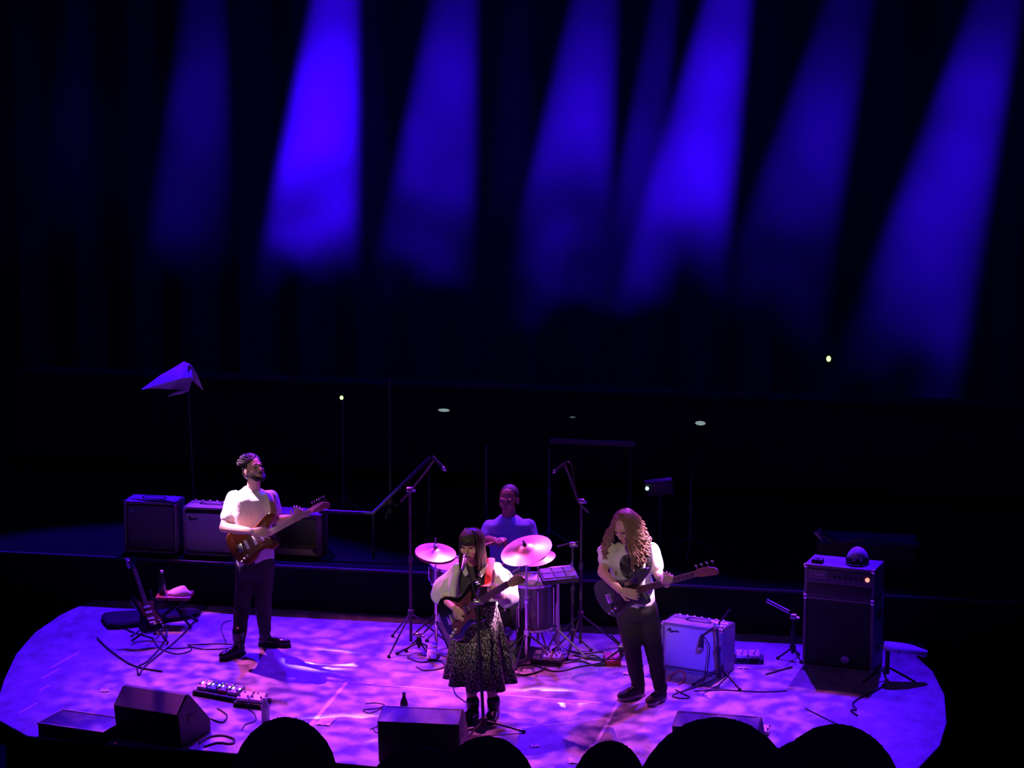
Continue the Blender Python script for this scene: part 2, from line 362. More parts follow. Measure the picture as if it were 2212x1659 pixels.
# ------------------------------------------------------------------ people: helpers
def hand(mb, wrist, d, n, thumb, curl, s=1.0):
    d = V(d).normalized(); n = V(n); n = (n-d*n.dot(d)).normalized(); lat = d.cross(n)*thumb; wrist = V(wrist)
    rot = Matrix((d, lat, n)).transposed()
    mb.ell(wrist+d*0.048*s, (0.052*s, 0.040*s, 0.017*s), rot); mb.ell(wrist+d*0.03*s+lat*0.02*s+n*0.006*s, (0.032*s, 0.020*s, 0.017*s), rot)
    for i, (L, off) in enumerate(((0.92, 1.5), (1.0, 0.5), (0.95, -0.5), (0.76, -1.5))):
        p = wrist+d*(0.090-0.004*abs(off-0.5))*s+lat*off*0.0215*s; a = 0.0; pts = [p-d*0.012*s, p]
        for k, (ln, cf) in enumerate(((0.044, 0.75), (0.028, 1.15), (0.022, 0.8))):
            a += curl*cf*(1+0.08*i); p = p+(d*math.cos(a)+n*math.sin(a)+lat*off*0.03)*ln*L*s; pts.append(p)
        mb.chain(pts, [0.0095*s, 0.0095*s, 0.0088*s, 0.0080*s, 0.0070*s], 8)
    t0 = wrist+d*0.026*s+lat*0.034*s; t1 = t0+(d*0.65+lat*0.6+n*0.35).normalized()*0.040*s; t2 = t1+(d*0.85+lat*0.05+n*0.55).normalized()*0.032*s
    mb.chain([t0, t1, t2], [0.012*s, 0.0105*s, 0.0085*s], 8)
def head(mb, M, s=1.0):
    q = MB(); q.M = M @ Matrix.Scale(s, 4)
    q.ell((0, .012, .035), (.074, .094, .085)); q.ell((0, -.028, -.02), (.061, .060, .085)); q.ell((0, -.042, -.072), (.046, .044, .036))
    q.ell((0, -.074, -.090), (.021, .018, .017)); q.chain([(0, -.084, .018), (0, -.106, -.020)], [.009, .014]); q.ell((-.011, -.096, -.024), .009); q.ell((.011, -.096, -.024), .009)
    q.chain([(-.045, -.074, .030), (-.015, -.088, .028), (.015, -.088, .028), (.045, -.074, .030)], [.010, .012, .012, .010])
    q.ell((-.038, -.062, -.022), .024); q.ell((.038, -.062, -.022), .024); q.chain([(-.018, -.084, -.056), (0, -.090, -.053), (.018, -.084, -.056)], [.006, .008, .006])
    q.chain([(-.015, -.083, -.066), (.015, -.083, -.066)], [.007, .007])
    q.ell((-.077, .012, -.008), (.010, .022, .033)); q.ell((.077, .012, -.008), (.010, .022, .033))
    mb.v_off = 0; mb.add(q.v, q.f)
def face_parts(M, t, s, hairmat, lipmat='lip'):
    MM = M @ Matrix.Scale(s, 4)
    for sx in (-1, 1):
        q = MB(); q.M = MM; q.ell((sx*.030, -.081, .008), (.013, .008, .006), nu=10, nv=6); build(q, 'eye', 'eye', t)
        q = MB(); q.M = MM; q.chain([(sx*.014, -.099, .033), (sx*.030, -.097, .038), (sx*.048, -.080, .034)], [.004, .005, .003], 6); build(q, 'eyebrow', hairmat, t)
    q = MB(); q.M = MM; q.chain([(-.020, -.088, -.060), (0, -.0955, -.0575), (.020, -.088, -.060)], [.004, .0055, .004], 6); build(q, 'mouth', lipmat, t)
def hmat(c, yaw, pitch, roll=0):          # yaw>0 turns the face towards the right of the picture, pitch>0 looks up
    return Matrix.Translation(V(c)) @ Matrix.Rotation(R(yaw), 4, 'Z') @ Matrix.Rotation(R(roll), 4, 'Y') @ Matrix.Rotation(R(-pitch), 4, 'X')
def trunk(mb, secs, yaw, k=1.0):           # secs: (centre, half width, half depth)
    sd = V((math.cos(R(yaw)), math.sin(R(yaw)), 0)); rings = []
    c0 = [V(s_[0]) for s_ in secs]
    for i, (c, hw, hd) in enumerate(secs):
        t = (c0[min(i+1, len(secs)-1)]-c0[max(i-1, 0)]).normalized(); u = (sd-t*sd.dot(t)).normalized(); w_ = t.cross(u)
        ring = []
        for j in range(24):
            a = 2*math.pi*j/24; ca, sa = math.cos(a), math.sin(a); e = 0.8
            ring.append(V(c)+u*(hw*k*math.copysign(abs(ca)**e, ca))+w_*(hd*k*math.copysign(abs(sa)**e, sa)))
        rings.append(ring)
    mb.loft(rings)
def lerp(a, b_, t): return V(a)*(1-t)+V(b_)*t
def shoe(t, name, heel, toe, up_mat, sole_mat, shaft, L=0.28, top=None):
    heel = V((heel.x, heel.y, 0)); d = V((toe.x-heel.x, toe.y-heel.y, 0)).normalized(); s = V((-d.y, d.x, 0))
    q = MB(); c = heel+d*0.06
    q.ell(heel+d*0.055+V((0, 0, 0.05)), (0.05, 0.048, 0.052)); rot = Matrix((d, s, V((0, 0, 1)))).transposed()
    q.ell(heel+d*0.13+V((0, 0, 0.045)), (0.10, 0.043, 0.042), rot); q.ell(heel+d*(L-0.075)+V((0, 0, 0.038)), (0.075, 0.047, 0.034), rot)
    q.chain([heel+d*0.06+V((0, 0, 0.06)), top if top is not None else heel+d*0.06+V((0, 0, shaft))], [0.046, 0.055 if shaft > 0.15 else 0.045])
    o = build(q, name, up_mat, t, voxel=0.007, sm=3)
    q = MB(); q.M = Matrix(((d.x, s.x, 0, heel.x), (d.y, s.y, 0, heel.y), (0, 0, 1, 0.0), (0, 0, 0, 1)))
    prof = [(0.0, 0.0), (0.012, 0.034), (0.06, 0.042), (0.13, 0.038), (0.2, 0.05), (L-0.03, 0.036), (L, 0.0)]
    q.prism([(a, b_) for a, b_ in prof]+[(a, -b_) for a, b_ in prof[-2:0:-1]], 0.0, 0.026, 0.004); build(q, 'sole', sole_mat, o)
    if shaft <= 0.15:
        q = MB()
        for k in range(4):
            a = heel+d*(0.12+0.022*k)+V((0, 0, 0.088-0.007*k)); q.tube([a-s*0.022, a+s*0.022+d*0.008], 0.004, 6)
        build(q, 'laces', sole_mat, o)
    return o
def strands(mb, lines, r, n=6):
    for ln in lines:
        m_ = len(ln); mb.sweep(ln, [r*(0.6+0.4*math.sin(math.pi*min(1, 0.25+0.75*i/(m_-1)))) for i in range(m_)], n=n)

# ------------------------------------------------------------------ guitars
def guitar(name, label, body_pt, head_pt, normal, kind, mats, group=None):
    bm_, gm, fm_, hm_ = mats
    bass = kind == 'bass'
    NL = 0.50 if bass else 0.40; HL = 0.20 if bass else 0.165; tot = 0.20+NL+HL
    body_pt, head_pt = V(body_pt), V(head_pt); s = (head_pt-body_pt).length/(tot-0.01)
    Mx = frame(head_pt-body_pt, normal, body_pt) @ Matrix.Scale(s, 4)
    t = thing(name, label, 'guitar', body_pt)
    def mk(): q = MB(); q.M = Mx; return q
    if kind == 'offset': ol = [(.20, .035), (.27, .10), (.26, .145), (.20, .155), (.12, .125), (.03, .115), (-.06, .155), (-.15, .175), (-.215, .13), (-.225, .03), (-.20, -.08), (-.14, -.155), (-.05, -.165), (.03, -.125), (.10, -.115), (.17, -.135), (.215, -.115), (.20, -.045)]
    elif bass: ol = [(.17, .035), (.26, .09), (.31, .135), (.29, .165), (.21, .155), (.12, .120), (.03, .115), (-.06, .150), (-.15, .170), (-.22, .135), (-.24, .03), (-.215, -.09), (-.15, -.165), (-.06, -.165), (.02, -.125), (.09, -.115), (.16, -.14), (.21, -.125), (.20, -.04)]
    else: ol = [(.17, .035), (.235, .075), (.275, .115), (.25, .15), (.18, .14), (.10, .112), (.02, .108), (-.06, .140), (-.14, .160), (-.20, .125), (-.215, .02), (-.195, -.09), (-.13, -.155), (-.05, -.150), (.02, -.112), (.08, -.108), (.14, -.14), (.19, -.135), (.205, -.10), (.175, -.04)]
    if bass: ol = [(a, b_*.88) for a, b_ in ol]
    cl = curve([V((a, b_, 0)) for a, b_ in ol+ol[:1]], 4)[:-1]
    q = mk(); q.prism([(p.x, p.y) for p in cl], -.022, .022, .007); build(q, 'body', bm_, t)
    q = mk(); pg = curve([V((a, b_, 0)) for a, b_ in [(.17, .045), (.20, .10), (.12, .085), (.02, .07), (-.06, .02), (-.13, -.06), (-.10, -.12), (.0, -.09), (.09, -.075), (.15, -.10), (.17, -.04), (.17, .045)]], 4)[:-1]
    q.prism([(p.x, p.y) for p in pg], .022, .0255); build(q, 'pickguard', gm, t)
    q = mk(); q.sweep([(.10, 0, .012), (.2, 0, .014), (.2+NL, 0, .014)], [.028, .027, .022], [.016, .013, .012], side=(0, 1, 0), n=12); nk = build(q, 'neck', 'maple', t)
    q = mk(); q.prism([(.13, -.027), (.2+NL, -.021), (.2+NL, .021), (.13, .027)], .022, .030); fb = build(q, 'fretboard', fm_, t)
    for k in range(1, 13 if not bass else 15):
        x = .2+NL-(.2+NL+.1)*(1-2**(-k/12.0))
        q = mk(); q.box((x, 0, .0305), (.0025, .046, .002)); build(q, 'fret', 'steel', fb)
    x0 = .2+NL
    hs = [(x0-.005, -.021), (x0+.03, -.034), (x0+HL*.6, -.045), (x0+HL-.01, -.05), (x0+HL, -.025), (x0+HL*.93, .0), (x0+HL*.6, .026), (x0+.03, .030), (x0-.005, .021)]
    q = mk(); q.prism(hs, -.002, .014, .003); hd = build(q, 'headstock', hm_, t)
    nt_ = 4 if bass else 6
    for k in range(nt_):
        x = x0+.03+(HL-.05)*k/(nt_-1); r = .014 if bass else .008
        q = mk(); q.tube([(x, .02, .006), (x, .05, .006)], .003, 6); q.ell((x, .058, .006), (r, r*.75, .006), nu=10, nv=6); build(q, 'tuning_peg', 'chrome', hd)
    for x in ((.07, -.02) if bass else (.10, .03, -.05)):
        q = mk(); q.box((x, 0, .030), (.028, .080, .012), .004); build(q, 'pickup', 'black' if kind != 'strat' else 'white_plastic', t)
    q = mk(); q.box((-.115, 0, .028), (.05, .07, .010), .003); q.tube([(-.10, -.03, .034), (-.10, .03, .034)], .004, 6); build(q, 'bridge', 'chrome', t)
    for k in range(3):
        q = mk(); q.lathe([(.011, 0), (.010, .012), (.004, .014)], 12, at=(-.09-.035*k, -.085-.012*k, .024)); build(q, 'control_knob', 'chrome' if bass else 'white_plastic', t)
    for k in range(nt_):
        y = -.02+.04*k/(nt_-1); q = mk(); q.tube([(-.10, y*1.2, .038), (x0, y*.75, .034), (x0+.03+(HL-.05)*k/(nt_-1), y*.3+.005, .018)], .0011 if bass else .0007, 4); build(q, 'string', 'steel', t)
    return t, Mx
def strap(t, pts, mname, side, wd=0.026):
    q = MB(); q.sweep(curve(pts, 6), wd, 0.003, side=side, n=10); build(q, 'strap', mname, t)

# ------------------------------------------------------------------ guitarist at the left
Y0 = 1.33
def J(x, y, dy=0.0): return W(x, y, Y0+dy)
t = thing('person', 'standing guitarist in white T-shirt and dark trousers, bearded face tilted up', 'person', G(550, 1402))
HM = hmat(J(548, 1015, -0.01), 52, 22); hs = 0.95
secs = [(J(551, 1222), .150, .115), (J(551, 1196), .155, .12), (J(548, 1150), .150, .118), (J(545, 1105), .168, .122), (J(545, 1078, .01), .178, .115), (J(546, 1062, .02), .120, .085), (J(547, 1054, .02), .07, .07)]
LSh, LEl, LWr = J(507, 1078, .02), J(484, 1140, -.12), J(544, 1148, -.285)
RSh, REl, RWr = J(583, 1076, .03), J(597, 1124, -.06), J(643, 1118, -.12)
b_ = MB(); head(b_, HM, hs); b_.chain([J(547, 1062, .02), J(549, 1035, .0)], [.058, .055]); trunk(b_, secs, 25, .86)
b_.chain([LSh, lerp(LSh, LEl, .5), LEl, lerp(LEl, LWr, .35), LWr], [.052, .047, .042, .041, .028]); b_.chain([RSh, lerp(RSh, REl, .5), REl, lerp(REl, RWr, .35), RWr], [.052, .047, .042, .040, .028])
hand(b_, LWr, J(572, 1150, -.30)-LWr, (0.1, 0.9, -0.4), -1, 0.45, .98); hand(b_, RWr, (.25, -.75, .5), (-.1, .55, .85), 1, 0.85, .98)
legs = [(J(533, 1215, 0), J(523, 1305, -.04), G(516, 1392, .09), G(500, 1420)), (J(571, 1215, 0), J(569, 1300, .02), G(572, 1372, .09), G(602, 1396))]
for h_, k_, a_, _t in legs: b_.chain([h_, k_, lerp(k_, a_, .35), a_], [.075, .052, .05, .036])
build(b_, 'body', 'skin', t, voxel=.0055, sm=4); face_parts(HM, t, hs, 'hair_black')
q = MB(); trunk(q, secs, 25)
q.chain([LSh, lerp(LSh, LEl, .62)], [.074, .068]); q.chain([RSh, lerp(RSh, REl, .68)], [.072, .066])
build(q, 'shirt', 'white_cotton', t, voxel=.010, sm=4, wrinkle=(.009, 9, 5))
q = MB(); trunk(q, [(J(551, 1245), .135, .115), (J(551, 1222), .148, .118), (J(551, 1200), .148, .115), (J(551, 1192), .14, .108)], 25)
for h_, k_, a_, _t in legs: q.chain([h_, k_, lerp(k_, a_, .4), a_+V((0, 0, .03))], [.094, .070, .064, .054])
build(q, 'trousers', 'trouser_cloth', t, voxel=.012, sm=5, wrinkle=(.008, 6, 12))
for h_, k_, a_, tp in legs:
    d = V((tp.x-a_.x, tp.y-a_.y, 0)).normalized(); shoe(t, 'boot', V((a_.x, a_.y, 0))-d*.06, tp, 'boot_leather', 'rubber', .2, .285, a_+V((0, 0, .10)))
q = MB(); q.M = HM @ Matrix.Scale(hs, 4); q.ell((0, .030, .050), (.082, .090, .084)); q.ell((0, .075, -.01), (.066, .042, .06))
for k in range(120):
    a = random.uniform(-math.pi, math.pi); e = random.uniform(.15, 1.4); p = V((.082*math.cos(e)*math.cos(a), .03+.094*math.cos(e)*math.sin(a), .048+.086*math.sin(e)))
    if p.y < -.045 and p.z < .07: continue
    d = V((p.x*2, p.y+.05, p.z*.9)).normalized(); strands(q, [[p, p+d*.014+V((0, .010, .004)), p+d*.022+V((0, .026, .002))]], .010)
build(q, 'hair', 'hair_black', t, angle=80)
q = MB(); q.M = HM @ Matrix.Scale(hs, 4)
for sx in (-1, 1): q.chain([(sx*.066, -.005, -.02), (sx*.060, -.030, -.060), (sx*.040, -.062, -.088), (0, -.080, -.102)], [.016, .022, .024, .022], 8)
q.chain([(-.022, -.092, -.046), (0, -.099, -.043), (.022, -.092, -.046)], [.006, .007, .006], 6); build(q, 'beard', 'hair_black', t, voxel=.006, sm=2)
g, Mx = guitar('electric_guitar', 'sunburst electric guitar with maple neck held by the bearded guitarist', J(546, 1170, -.20), J(708, 1084, -.16), (0.1, -1, .22), 'strat', ('sunburst', 'pickguard_tort', 'maple', 'maple'))
strap(g, [Mx @ V((.26, .11, 0)), J(592, 1120, -.15), J(588, 1085, -.12), J(580, 1064, .0), J(570, 1062, .10), J(552, 1090, .15), J(525, 1150, .14), J(512, 1180, .02), Mx @ V((-.21, .02, 0))], 'tan_strap', (1, .4, 0), .022)

# ------------------------------------------------------------------ singer at the front
Y0 = -0.04
t = thing('person', 'singing guitarist in loose white blouse and long dark flecked skirt, fringe and dark hair', 'person', G(1042, 1548))
HM = hmat(J(1017, 1179, -.08), -10, -4); hs = 0.97
secs = [(J(1032, 1318), .145, .115), (J(1032, 1300), .135, .11), (J(1030, 1272), .138, .11), (J(1029, 1248, .01), .15, .11), (J(1028, 1232, .02), .155, .10), (J(1026, 1221, .02), .10, .08), (J(1025, 1214, .02), .06, .06)]
LSh, LEl, LWr = J(988, 1238, .02), J(955, 1287, .02), J(981, 1313, -.24)
RSh, REl, RWr = J(1067, 1234, .02), J(1092, 1288, -.10), J(1070, 1288, -.37)
b_ = MB(); head(b_, HM, hs); b_.chain([J(1026, 1225, .02), J(1021, 1200, -.04)], [.050, .048]); trunk(b_, secs, -15, .86)
b_.chain([LSh, lerp(LSh, LEl, .5), LEl, lerp(LEl, LWr, .35), LWr], [.046, .043, .039, .036, .025]); b_.chain([RSh, lerp(RSh, REl, .5), REl, lerp(REl, RWr, .35), RWr], [.046, .043, .039, .036, .026])
hand(b_, LWr, J(996, 1328, -.27)-LWr, (0.45, 0.75, -0.2), -1, 0.5, .94); hand(b_, RWr, (.2, -.7, .6), (-.2, .6, .8), 1, .85, .94)
legs = [(J(1012, 1325, 0), J(1012, 1420, -.02), G(1021, 1528, .09), G(1008, 1562)), (J(1052, 1325, 0), J(1056, 1420, 0), G(1066, 1526, .09), G(1060, 1560))]
for h_, k_, a_, _t in legs: b_.chain([h_, k_, lerp(k_, a_, .35), a_], [.072, .052, .050, .036])
build(b_, 'body', 'skin', t, voxel=.0055, sm=4); face_parts(HM, t, hs, 'hair_brown')
q = MB(); trunk(q, secs[1:], -15, .93); build(q, 'top', 'dark_top', t, voxel=.011, sm=3)
# open blouse: two front panels with full sleeves, and the back
q = MB()
def panel(pa, pb, wa, wb): q.sweep(curve(pa, 4), wa, wb, side=(1, .1, 0), n=12)
q.sweep(curve([J(988, 1222, -.04), J(982, 1245, -.085), J(978, 1275, -.09), J(982, 1300, -.09)], 4), .034, .040, side=(1, .2, 0), n=12)
q.sweep(curve([J(1064, 1222, -.04), J(1068, 1245, -.075), J(1066, 1272, -.08), J(1062, 1300, -.08)], 4), [.045]*13, .042, side=(1, -.2, 0), n=12)
trunk(q, [(J(1032, 1304, .07), .175, .085), (J(1030, 1272, .06), .17, .085), (J(1029, 1240, .05), .175, .08), (J(1028, 1224, .045), .13, .06), (J(1026, 1216, .04), .07, .045)], -15)
q.chain([LSh, lerp(LSh, LEl, .35), lerp(LSh, LEl, .75)+V((-.015, 0, .0)), LEl+V((-.005, 0, .01)), lerp(LEl, LWr, .22)], [.072, .088, .094, .082, .050])
q.chain([RSh, lerp(RSh, REl, .35)+V((.01, 0, .01)), lerp(RSh, REl, .75)+V((.02, 0, 0)), REl+V((.008, 0, .005)), lerp(REl, RWr, .25)], [.074, .092, .104, .092, .052])
build(q, 'blouse', 'white_blouse', t, voxel=.010, sm=4, wrinkle=(.014, 11, 6))
q = MB()
q.sweep(curve([J(1008, 1216, .04), J(1002, 1226, -.06), J(1008, 1242, -.125)], 4), .020, .008, side=(1, -.5, .2), n=8)
q.sweep(curve([J(1046, 1214, .04), J(1048, 1226, -.06), J(1036, 1244, -.125)], 4), .020, .008, side=(1, .5, -.2), n=8); build(q, 'collar', 'white_blouse', t)
# pleated skirt
q = MB(); rings = []; c0 = J(1032, 1300); c1 = J(1037, 1474)
for k in range(19):
    f = k/18; c = lerp(c0, c1, f); r0 = .135+.105*f**.75; ring = []
    for i in range(132):
        a = 2*math.pi*i/132; fold = math.cos(8*a+.6*math.sin(3*a)+.3*f)
        r = r0*(1+(.02+.21*f)*(abs(fold)**.6*math.copysign(1, fold)))
        ring.append(c+V((r*math.cos(a)*1.0, r*math.sin(a)*.82, .02*f*math.sin(2*a+1))))
    rings.append(ring)
q.loft(rings); build(q, 'skirt', 'skirt_cloth', t, angle=70)
q = MB(); q.sweep([c0+V((.137*math.cos(a), .114*math.sin(a), .005)) for a in [2*math.pi*i/32 for i in range(33)]], .018, .006, side=(0, 0, 1), n=8); build(q, 'waistband', 'black_cloth', t)
for h_, k_, a_, tp in legs:
    d = V((tp.x-a_.x, tp.y-a_.y, 0)).normalized(); shoe(t, 'boot', V((a_.x, a_.y, 0))-d*.06, tp, 'boot_leather', 'rubber', .2, .25, a_+V((0, 0, .045)))
q = MB(); q.M = HM @ Matrix.Scale(hs, 4); q.ell((0, .026, .048), (.088, .098, .085)); q.ell((0, .06, -.03), (.08, .06, .09))
for k in range(190):
    a = -math.pi/2+random.uniform(.85, 2*math.pi-.85); x, y = .084*math.cos(a), .028+.098*math.sin(a); top = V((x*.55, y*.55, .125)); L = random.uniform(.15, .21)
    fl = 1.10+random.uniform(-.03, .10); ln = curve([top, V((x*1.06, y*1.02, .065)), V((x*1.10, y*1.06, -.04)), V((x*fl, y*fl, -.125)), V((x*fl*.97, y*fl, .0-L))], 3); strands(q, [ln], .011)
for k in range(34):                        # fringe
    x = -.062+.124*k/33+random.uniform(-.003, .003); yf = -.088+x*x*7; strands(q, [curve([(x*.5, -.02, .135), (x*.85, yf*.92, .098), (x, yf-.012, .060), (x*1.02, yf-.012, .034+random.uniform(-.006, .004))], 3)], .0075)
build(q, 'hair', 'hair_brown', t, angle=80)
g, Mx = guitar('electric_guitar', 'black electric guitar on a red strap played by the singer', J(998, 1325, -.22), J(1130, 1243, -.62), (-.45, -1, .22), 'offset', ('guitar_black', 'pickguard_tort', 'rosewood', 'maple'))
strap(g, [Mx @ V((.26, .11, 0)), J(1051, 1264, -.20), J(1056, 1238, -.165), J(1062, 1214, -.07), J(1060, 1206, .05), J(1052, 1225, .14), J(1015, 1270, .16), J(985, 1310, .08), Mx @ V((-.22, .03, 0))], 'red_strap', (1, .15, 0), .024)

# ------------------------------------------------------------------ bass player at the right
Y0 = 0.67
t = thing('person', 'bass player with long curly hair looking down, white printed T-shirt and dark trousers', 'person', G(1398, 1505))
HM = hmat(J(1350, 1138, -.09), -22, -32); hs = 0.97
secs = [(J(1373, 1305), .155, .115), (J(1372, 1288), .155, .115), (J(1366, 1252), .15, .115), (J(1360, 1215, -.01), .165, .12), (J(1359, 1192, 0), .175, .115), (J(1359, 1177, .01), .12, .085), (J(1359, 1168, .01), .07, .07)]
LSh, LEl, LWr = J(1314, 1190, -.01), J(1301, 1236, -.14), J(1340, 1276, -.31)
RSh, REl, RWr = J(1405, 1190, .02), J(1422, 1240, -.02), J(1440, 1262, -.36)
b_ = MB(); head(b_, HM, hs); b_.chain([J(1359, 1180, .01), J(1354, 1158, -.05)], [.054, .052]); trunk(b_, secs, -12, .86)
b_.chain([LSh, lerp(LSh, LEl, .5), LEl, lerp(LEl, LWr, .35), LWr], [.048, .044, .040, .038, .027]); b_.chain([RSh, lerp(RSh, REl, .5), REl, lerp(REl, RWr, .35), RWr], [.050, .046, .042, .040, .029])
hand(b_, LWr, J(1364, 1283, -.33)-LWr, (0.3, 0.9, -0.2), -1, 0.5, .98); hand(b_, RWr, (.2, -.75, .5), (-.1, .6, .85), 1, .85, .98)
legs = [(J(1351, 1312), J(1364, 1392, -.04), G(1379, 1480, .09), G(1345, 1512)), (J(1396, 1312), J(1412, 1398, 0), G(1427, 1488, .09), G(1404, 1524))]
for h_, k_, a_, _t in legs: b_.chain([h_, k_, lerp(k_, a_, .35), a_], [.075, .052, .05, .036])
build(b_, 'body', 'skin', t, voxel=.0055, sm=4); face_parts(HM, t, hs, 'hair_curly')
q = MB(); trunk(q, secs, -12)
q.chain([LSh, lerp(LSh, LEl, .4)], [.070, .070]); q.ell(lerp(LSh, LEl, .05)+V((-.04, 0, .01)), (.05, .06, .04)); q.chain([RSh, lerp(RSh, REl, .62)], [.076, .072])
sh = build(q, 'shirt', 'white_cotton', t, voxel=.010, sm=4, wrinkle=(.009, 9, 5))
from mathutils.bvhtree import BVHTree
def on_cloth(sh, name, m, c, rx, rz, label, wob=0.0):           # flat print that follows the cloth
    b0 = base_of(sh); bvh = BVHTree.FromPolygons([v.co+b0 for v in sh.data.vertices], [tuple(p.vertices) for p in sh.data.polygons])
    q = MB(); rings = []; n = 28
    for k in range(8):
        f = 1-k/7*.98; ring = []
        for i in range(n):
            a = 2*math.pi*i/n; x, z = c.x+rx*f*math.cos(a)*(1+wob*math.sin(3*a)), c.z+rz*f*math.sin(a)*(1+wob*math.cos(5*a))
            h = bvh.ray_cast(V((x, c.y-.6, z)), V((0, 1, 0)))[0]; y = h.y if h else c.y; ring.append(V((x, y-.004, z)))
        rings.append(ring)
    back = [[p+V((0, .003, 0)) for p in rings[0]]]
    q.loft(back+rings); build(q, name, m, sh, label=label)
on_cloth(sh, 'shirt_print', 'print_skull', J(1364, 1224, -.12), .092, .108, 'round dark print', .06)
on_cloth(sh, 'shirt_print', 'print_yellow', J(1330, 1240, -.12), .010, .022, 'small yellow mark')
q = MB(); trunk(q, [(J(1374, 1335), .14, .115), (J(1374, 1315), .150, .118), (J(1373, 1296), .148, .112), (J(1373, 1288), .14, .105)], -12)
for h_, k_, a_, _t in legs: q.chain([h_, k_, lerp(k_, a_, .4), a_+V((0, 0, .0))], [.094, .074, .066, .054])
build(q, 'trousers', 'trouser_cloth', t, voxel=.012, sm=5, wrinkle=(.008, 6, 12))
for h_, k_, a_, tp in legs:
    d = V((tp.x-a_.x, tp.y-a_.y, 0)).normalized(); shoe(t, 'sneaker', V((a_.x, a_.y, 0))-d*.06, tp, 'sneaker', 'sneaker_sole', .12, .27)
q = MB(); q.M = HM @ Matrix.Scale(hs, 4); q.ell((0, .030, .046), (.090, .096, .088))
Hi = q.M.inverted(); dn = (Hi.to_3x3() @ V((0, 0, -1))).normalized()
for k in range(260):
    a = -math.pi/2+random.uniform(.55, 2*math.pi-.55); x, y = .086*math.cos(a), .028+.095*math.sin(a); side = 1 if x > 0 else -1
    L = random.uniform(.15, .25)+(.04 if x > 0 else 0); p = V((x*.3, y*.6, .120)); ln = [p, V((x*.9, y*.9, .09))]; p2 = V((x*1.08, y*1.06, .02)); ph = random.uniform(0, 6.3); am = random.uniform(.008, .018)
    outw = V((x, y*.5, 0)).normalized()
    for i in range(1, 12):
        f = i/11; p = p2+dn*(L*f)+outw*(.075*f**.7+.04*random.random()*f)+V((math.cos(ph+f*13), math.sin(ph+f*13), 0))*am; ln.append(p)
    strands(q, [ln], .0095, 5)
build(q, 'hair', 'hair_curly', t, angle=80)
g, Mx = guitar('bass_guitar', 'dark slate bass guitar with red-brown headstock held by the curly-haired player', J(1346, 1283, -.20), J(1548, 1226, -.55), (-.3, -1, -.05), 'bass', ('slate_body', 'black_gloss', 'rosewood', 'red_wood'))
strap(g, [Mx @ V((.28, .13, 0)), J(1400, 1235, -.19), J(1402, 1205, -.15), J(1398, 1176, -.02), J(1390, 1178, .10), J(1365, 1220, .15), J(1325, 1260, .10), Mx @ V((-.23, .03, 0))], 'black_cloth', (1, .2, 0), .026)

# ------------------------------------------------------------------ drummer
Y0 = 2.05
base = G(1100, 1372)
t = thing('person', 'seated drummer in blue short-sleeved shirt behind the cymbals', 'person', V((base.x, Y0, 0)))
HM = hmat(J(1099, 1080, -.03), -10, -6); hs = 1.0
secs = [(J(1102, 1240), .165, .14), (J(1102, 1215), .165, .14), (J(1101, 1180), .170, .135), (J(1100, 1150), .185, .13), (J(1100, 1134, .01), .19, .115), (J(1099, 1122, .02), .13, .09), (J(1099, 1113, .02), .07, .07)]
LSh, LEl, LWr = J(1060, 1140, .02), J(1050, 1168, -.06), J(1070, 1168, -.30)
RSh, REl, RWr = J(1140, 1139, .02), J(1152, 1180, -.04), J(1136, 1196, -.28)
b_ = MB(); head(b_, HM, hs); b_.chain([J(1099, 1126, .02), J(1099, 1100, .0)], [.060, .058]); trunk(b_, secs, -5, .86)
b_.chain([LSh, LEl, lerp(LEl, LWr, .35), LWr], [.055, .046, .044, .030]); b_.chain([RSh, REl, lerp(REl, RWr, .35), RWr], [.055, .046, .044, .030])
hand(b_, LWr, J(1080, 1166, -.38)-LWr, (.3, .2, -.9), 1, .9); hand(b_, RWr, J(1128, 1200, -.36)-RWr, (-.3, .2, -.9), -1, .9)
hipz = .50
legs = []
for sx in (-1, 1):
    h_ = V((base.x+sx*.10, Y0+.0, hipz)); k_ = V((base.x+sx*.24, Y0-.42, hipz-.02)); a_ = V((base.x+sx*.22, Y0-.46, .09)); legs.append((h_, k_, a_))
    b_.chain([h_, k_, lerp(k_, a_, .35), a_], [.08, .055, .05, .036])
build(b_, 'body', 'skin_dark', t, voxel=.0055, sm=4); face_parts(HM, t, hs, 'hair_black')
q = MB(); trunk(q, secs, -5); q.chain([LSh, lerp(LSh, LEl, .75)], [.075, .072]); q.chain([RSh, lerp(RSh, REl, .65)], [.075, .072])
build(q, 'shirt', 'blue_shirt', t, voxel=.011, sm=4, wrinkle=(.008, 9, 5))
q = MB(); q.ell((base.x, Y0+.01, hipz+.03), (.17, .15, .12))
for h_, k_, a_ in legs: q.chain([h_, k_, lerp(k_, a_, .4), a_], [.1, .075, .065, .055])
build(q, 'trousers', 'black_cloth', t, voxel=.013, sm=4)
for h_, k_, a_ in legs: shoe(t, 'shoe', V((a_.x, a_.y+.06, 0)), V((a_.x, a_.y-.3, 0)), 'sneaker', 'sneaker_sole', .12)
q = MB(); q.M = HM; q.ell((0, .024, .046), (.079, .088, .081)); build(q, 'hair', 'hair_black', t)
for nm, p0, p1 in (('left', J(1068, 1170, -.30), J(1018, 1188, -.55)), ('right', J(1136, 1200, -.29), J(1075, 1222, -.50))):
    q = MB(); q.sweep(curve([p0, lerp(p0, p1, .5), lerp(p0, p1, .9), p1], 4), [.007]*9+[.006, .004, .006, .002], n=8)
    tag(build(q, 'drumstick', 'maple', None, p0), 'wooden drumstick in the drummer\'s hand on the %s of the picture' % nm, 'drumstick')

